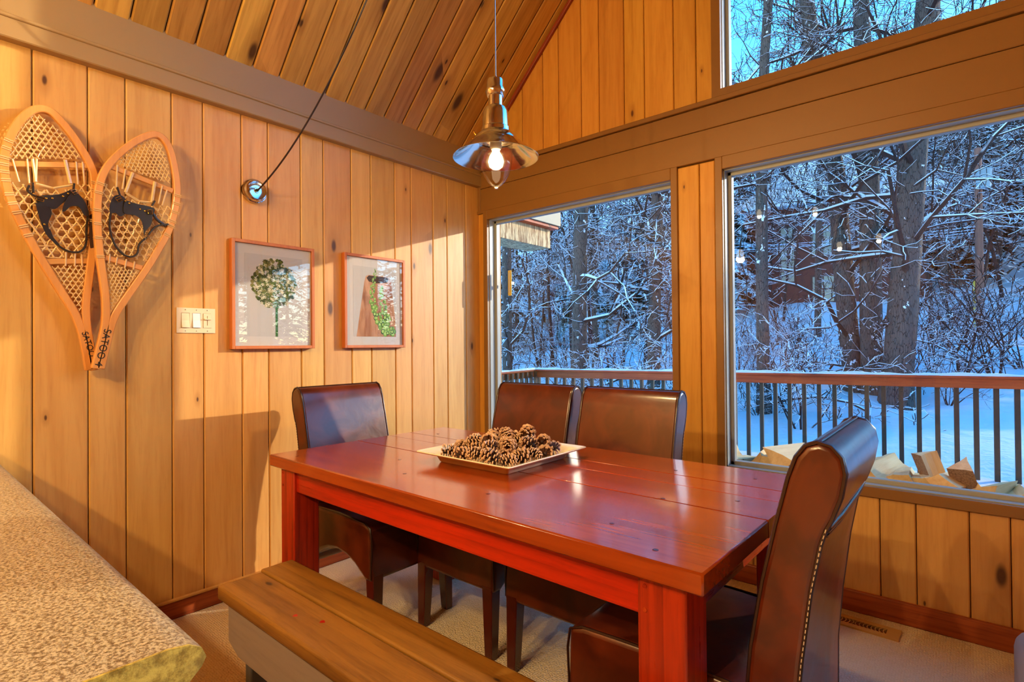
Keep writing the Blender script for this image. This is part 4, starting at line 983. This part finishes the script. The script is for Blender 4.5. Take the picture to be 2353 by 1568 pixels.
def big_tree(label, pxs, depth=None, base=None, wpx=30, htop=13., seed=0, crown=True, flare=1.25, nb=16, group='big trees beyond the deck', side_bias=None):
    """pxs: (px,py) points on the trunk centre line, first one near the base"""
    if depth is None: _, depth = ground_hit(*base)
    pts = [Vector(CAM+ray(*q)*depth) for q in pxs]
    b0 = Vector(CAM+ray(*(base or pxs[0]))*depth); b0.z = hground(b0.x, b0.y)-.15
    pts = [b0]+[p for p in pts if p.z > b0.z+.3]
    d = (pts[-1]-pts[-2] if len(pts) > 2 else Vector((0, 0, 1))).normalized()
    if d.z < .6: d = Vector((0, 0, 1))
    while pts[-1].z < htop: pts.append(pts[-1]+Vector((d.x*.8, d.y*.8, 1.)) * .9)
    r = wpx*depth/F_PX/2
    fine = []
    for a, b in zip(pts[:-1], pts[1:]):
        n = max(1, int((b-a).length/.5))
        for i in range(n): fine.append(a.lerp(b, i/n))
    fine.append(pts[-1]); zt = fine[-1].z; zb = fine[0].z
    rs = [max(.03, r*(flare if (p.z-zb) < .5 else 1.)*(1-.55*((p.z-zb)/(zt-zb))**1.3)) for p in fine]
    root = thing('tree', label, 'tree', b0, 0, group)
    rel = [p-b0 for p in fine]
    mb = MB(); trunk_sweep(mb, rel, rs, 12, seed); mb.build('trunk', M['bark'], root, smooth=180)
    rr = random.Random(seed+50); mb = MB()
    for i in range(nb):
        k = rr.randint(int(len(rel)*.08), len(rel)-1); p = rel[k]; a = rr.uniform(0, 2*PI)
        dv = Vector((math.cos(a), math.sin(a), rr.uniform(-.1, .7))).normalized()
        grow(mb, rr, p.copy(), dv, rr.uniform(1.4, 3.2), min(.06, rs[k]*.35), 3, .22, .12, (2, 3), .6, .0065)
    mb.build('branches', M['twig'], root)
    return root
big_tree('slim upright trunk left of the clustered trio beyond the railing', [(1755, 930), (1752, 700), (1749, 420), (1757, 140), (1766, 0)], base=(1755, 955), wpx=28, seed=1)
big_tree('slimmest leaning trunk of the cluster of three beyond the railing', [(1958, 850), (1940, 640), (1920, 400), (1872, 120), (1853, 0)], base=(1962, 895), wpx=42, seed=2)
big_tree('straight middle trunk of the cluster of three beyond the railing', [(2005, 846), (2000, 600), (1994, 357), (1980, 60)], base=(2012, 908), wpx=46, seed=3)
big_tree('thickest leaning trunk of the cluster of three beyond the railing', [(2066, 854), (2086, 510), (2103, 318), (2128, 50)], base=(2060, 932), wpx=62, seed=4)
big_tree('dark trunk in the middle of the small window view', [(1330, 740), (1336, 477)], depth=12.5, base=(1330, 880), wpx=36, seed=5)
big_tree('grey trunk near the post side of the small window view', [(1502, 840), (1510, 445)], depth=12.0, base=(1500, 890), wpx=30, seed=6)
big_tree('shadowed trunk beside the thermometer in the small window view', [(1166, 800), (1164, 600)], depth=13.5, base=(1167, 870), wpx=24, seed=7)
big_tree('thin trunk behind the dark one in the small window view', [(1368, 800), (1362, 520)], depth=17, base=(1368, 830), wpx=14, seed=8)
big_tree('thin distant trunk beyond the utility pole', [(2290, 640), (2296, 300), (2300, 120)], depth=24, base=(2290, 740), wpx=22, seed=9, htop=16)
big_tree('thin distant trunk between the cluster and the utility pole', [(2170, 640), (2163, 330)], depth=22, base=(2172, 760), wpx=14, seed=10, htop=16)
big_tree('thin distant trunk behind the cluster of three', [(1880, 640), (1884, 330), (1830, 0)], depth=19, base=(1878, 760), wpx=15, seed=12, htop=14)

# bushy shrubs and saplings with snow along every twig
def shrub_mesh(seed, stems, H, spread, mat, depth=3, rbase=.014):
    rr = random.Random(seed); mb = MB()
    for i in range(stems):
        a = rr.uniform(0, 2*PI); d = Vector((math.cos(a)*spread*rr.random(), math.sin(a)*spread*rr.random(), 1)).normalized()
        grow(mb, rr, Vector((math.cos(a)*.12*rr.random(), math.sin(a)*.12*rr.random(), -.05)), d, H*rr.uniform(.55, 1.), rbase*rr.uniform(.6, 1.2), depth, .16, .06, (2, 3), .5, .0055, 5)
    return mb.mesh('shrub', mat)
shr = [shrub_mesh(i, 6, 1.6, .75, M['twig'], 3) for i in range(4)]
bare = [shrub_mesh(20+i, 6, 2.2, .7, M['twig_dark'], 2, .02) for i in range(3)]
def sapling_mesh(seed, H):
    rr = random.Random(seed); mb = MB(); p = Vector((0, 0, -.1)); d = Vector((rr.uniform(-.1, .1), rr.uniform(-.1, .1), 1)).normalized(); r = .05
    n = int(H/.45)
    for i in range(n):
        d = (d+Vector((rr.gauss(0, .06), rr.gauss(0, .06), .05))).normalized(); q = p+d*.45; seg_add(mb, p, q, r, r*.93)
        if i > 4:
            for _ in range(rr.randint(1, 3)):
                a = rr.uniform(0, 2*PI); dv = Vector((math.cos(a), math.sin(a), rr.uniform(-.15, .5))).normalized()
                grow(mb, rr, q.copy(), dv, rr.uniform(.7, 1.7)*(1-.4*i/n), max(.011, r*.42), 2, .2, .05, (2, 3), .62, .0085)
        p = q; r = max(.008, r*.93)
    return mb.mesh('sapling', M['twig'])
sap = [sapling_mesh(40+i, 5.5+i) for i in range(4)]
def conifer_mesh(seed, H):
    rr = random.Random(seed); mb = MB(); seg_add(mb, Vector((0, 0, -.2)), Vector((0, 0, H)), .16, .02)
    z = .9
    while z < H-.2:
        R = (H-z)/H*H*.21+.25
        for k in range(rr.randint(6, 8)):
            a = rr.uniform(0, 2*PI); o = Vector((math.cos(a), math.sin(a), 0)); s = Vector((-o.y, o.x, 0)); L = R*rr.uniform(.75, 1.1)
            prev = Vector((0, 0, z)); n = 9
            for i in range(1, n+1):
                u = i/n; p = o*(L*u)+Vector((0, 0, z-.34*L*u*u+rr.uniform(-.05, .05)))
                w = .26*L*(1-u*.65)*rr.uniform(.5, 1.2)
                for sg_ in (-1, 1):
                    e = prev.lerp(p, .9)+s*sg_*w+Vector((0, 0, -.16*w+rr.uniform(-.07, .05)))+o*w*.4
                    c = prev.lerp(p, .3)
                    mb.add([prev, c+s*sg_*w*.2, e, p], [(0, 1, 2, 3) if sg_ > 0 else (3, 2, 1, 0)])
                prev = p
        z += rr.uniform(.32, .5)
    return mb.mesh('conifer', M['needle'])
con = [conifer_mesh(70+i, 10+2*i) for i in range(4)]
re_ = random.Random(99)
def place(meshes, name, px, py, label, cat, group, s, depth=None):
    if depth is None: p, _ = ground_hit(px, py)
    else: p = CAM+ray(px, 700)*depth
    o = bpy.data.objects.new(name, re_.choice(meshes)); COL.objects.link(o)
    o.location = (p[0], p[1], hground(p[0], p[1])); o.rotation_euler = (0, 0, re_.uniform(0, 6.28)); o.scale = (s, s, s*re_.uniform(.85, 1.15))
    tag(o, label, cat, group); return o
for i in range(11):
    px = re_.choice((re_.uniform(1140, 1560), re_.uniform(1660, 2400))); d = re_.uniform(8, 20)
    place(shr, 'snowy_shrub', px, 0, 'leafless shrub with snow along its twigs on the slope', 'shrub', 'snowy shrubs on the slope', re_.uniform(.7, 1.25), d)
for px, py, s in ((1790, 860, .9), (1840, 850, 1.0), (1870, 870, .7), (2140, 850, 1.0), (2210, 880, 1.1), (2290, 890, 1.2), (2350, 850, 1.1), (2160, 800, .8), (1700, 860, .8), (1250, 860, .9), (1300, 870, .8), (1420, 860, .9), (2180, 940, .6), (1740, 960, .4)):
    place(bare, 'bare_shrub', px, py, 'dark bare shrub with thin curving stems rising from the snow', 'shrub', 'dark bare shrubs beyond the railing', s)
for i in range(46):
    px = re_.choice((re_.uniform(1130, 1570), re_.uniform(1660, 2420), re_.uniform(1660, 2420))); d = re_.uniform(13, 30)
    if 2150 < px < 2350: d = max(d, 20)
    if 1835 < px < 1935: d = max(d, 29)
    place(sap, 'snowy_sapling', px, 0, 'young leafless tree with snow-lined branches among the bigger trunks', 'tree', 'snow-lined saplings', re_.uniform(.8, 1.5), d)
for i in range(110):
    px = re_.uniform(1050, 2450); d = re_.uniform(23, 46)
    if 1730 < px < 2010 and d < 36: d += 12
    place(con, 'conifer', px, 0, 'snow-dusted dark conifer on the wooded hillside behind', 'conifer', 'conifers on the hillside', re_.uniform(.5, .8), d)

# unseen conifers added on the sunny side for shade; gaps let the low sun in
for x0, yy, s in ((-5.2, 17, .8), (-7.6, 20, 1.0), (-10.2, 24, 1.05), (-12.8, 28.5, 1.2), (-15.5, 33, 1.25), (-18.5, 38, 1.3), (2.5, 17, .8), (-21, 42, 1.35), (-3.4, 30, .75)):
    o = bpy.data.objects.new('conifer', con[0]); COL.objects.link(o); x_ = x0+yy*.709
    o.location = (x_, yy, hground(x_, yy)); o.scale = (s*1.2, s*1.2, s*1.25 if x0 < 0 else .9)
    tag(o, 'tall conifer added on the sunny side to shade the yard', 'conifer', 'conifers added for shade')

for i in range(26):
    az = math.radians(48+2.6*i); d = re_.uniform(17, 34); x_, yy = 2+d*math.sin(az), d*math.cos(az)
    o = bpy.data.objects.new('conifer', re_.choice(con)); COL.objects.link(o); s = re_.uniform(.8, 1.1)
    o.location = (x_, yy, hground(x_, yy) if yy > .4 else -.7); o.scale = (s, s, s); o.rotation_euler = (0, 0, re_.uniform(0, 6))
    tag(o, 'tall conifer standing beyond the sitting-room side of the house', 'conifer', 'conifers beyond the sitting room')

# ---- neighbouring house among the trees
hp, hd_ = ground_hit(1880, 715)
hs = thing('house', 'dark cabin with small-paned windows half hidden behind the trunks', 'house', (hp[0], hp[1]+2, hp[2]), .1)
M['siding'] = plain('brown_red_siding', srgb(92,52,46), .8, var=.5)
MB().box(-3.4, 3.6, 0, 5, -.6, 5.2).build('wall', M['siding'], hs)
MB().prism([(-4.2, 5.0), (4.4, 5.0), (.1, 7.4)], lambda a, b, s: (a, s, b), -.7, 5.6).build('roof', M['snow'], hs)
for wx, wz, ww, wh in ((-1.9, 1.5, .6, 2.6), (-.6, 2.6, .9, 1.4), (1.4, 2.5, .7, 1.3), (-.6, .5, .9, 1.2)):
    f_ = MB().box(wx-.06, wx+ww+.06, -.06, .02, wz-.06, wz+wh+.06).build('window', plain('dark_sash', srgb(60,44,40), .7), hs)
    nx, nz = 2, max(2, int(wh/.5))
    for a in range(nx):
        for b in range(nz):
            MB().box(wx+ww*a/nx+.03, wx+ww*(a+1)/nx-.03, -.075, -.05, wz+wh*b/nz+.03, wz+wh*(b+1)/nz-.03).build('pane', plain('pale_pane', srgb(150,150,130), .15), f_)

# ---- utility pole with transformer and wires
UD = 17.5
up_ = Vector(CAM+ray(2253, 752)*UD); ut = Vector(CAM+ray(2252, 340)*UD)
pole = thing('utility_pole', 'wooden utility pole with a grey transformer can beyond the shrubs', 'utility pole', (up_.x, up_.y, 0))
hb = hground(up_.x, up_.y); M['polewood'] = wood('pole_wood', srgb(150,104,88), srgb(104,68,58), 'Z', .8, .5, 0, 0)
MB().tube([(0, 0, min(hb, up_.z)-.3), (0, 0, ut.z)], [.115, .095], 12).build('shaft', M['polewood'], pole, smooth=60)
zt0 = float((CAM+ray(2258, 437)*UD)[2]); zt1 = float((CAM+ray(2258, 393)*UD)[2])
mb = MB(); mb.lathe([(0, zt0), (.175, zt0+.02), (.185, zt0+.05), (.205, zt1-.05), (.225, zt1-.025), (.21, zt1), (0, zt1+.03)], 20, (.13, -.16, 0)); can = mb.build('transformer', plain('grey_can', srgb(150,176,186), .5), pole, smooth=40)
mb = MB()
for a in (-.12, .1): mb.tube([(.13+a*.65, -.365, zt1-.01), (.13+a*.8, -.372, zt1-.3), (.13+a*.4, -.345, zt0+.06)], .008, 5)
mb.build('lead_wire', M['black'], can)
MB().tube([(-.14, -.05, hb-.2), (-.14, -.05, hb+1.5)], .03, 8).build('guy_guard', plain('yellow_guard', srgb(220,180,60), .6), pole)
M['wire'] = plain('snowy_wire', srgb(200,212,232), .6)
def wire(x1, y1, x2, y2, d1, d2, sag, k):
    a, b = Vector(CAM+ray(x1, y1)*d1), Vector(CAM+ray(x2, y2)*d2); pts = []
    for i in range(25):
        s = i/24; p = a.lerp(b, s); p.z -= 4*sag*s*(1-s); pts.append(p-a)
    o = MB().tube(pts, .014, 5).build('power_line', M['wire'], None, smooth=60); o.location = a
    tag(o, k, 'wire', 'overhead wires at the pole')
G_ = 'snow-coated overhead wire strung from the utility pole'
wire(2252, 520, 1400, 575, UD, 23, .2, G_); wire(2252, 526, 1400, 583, UD, 23, .22, G_); wire(2252, 532, 1680, 560, UD, 21, .2, G_)
wire(2252, 515, 2700, 520, UD, 18, .15, G_); wire(2252, 460, 2700, 520, UD, 18, .35, G_); wire(2252, 490, 2600, 480, UD, 17, .3, G_)
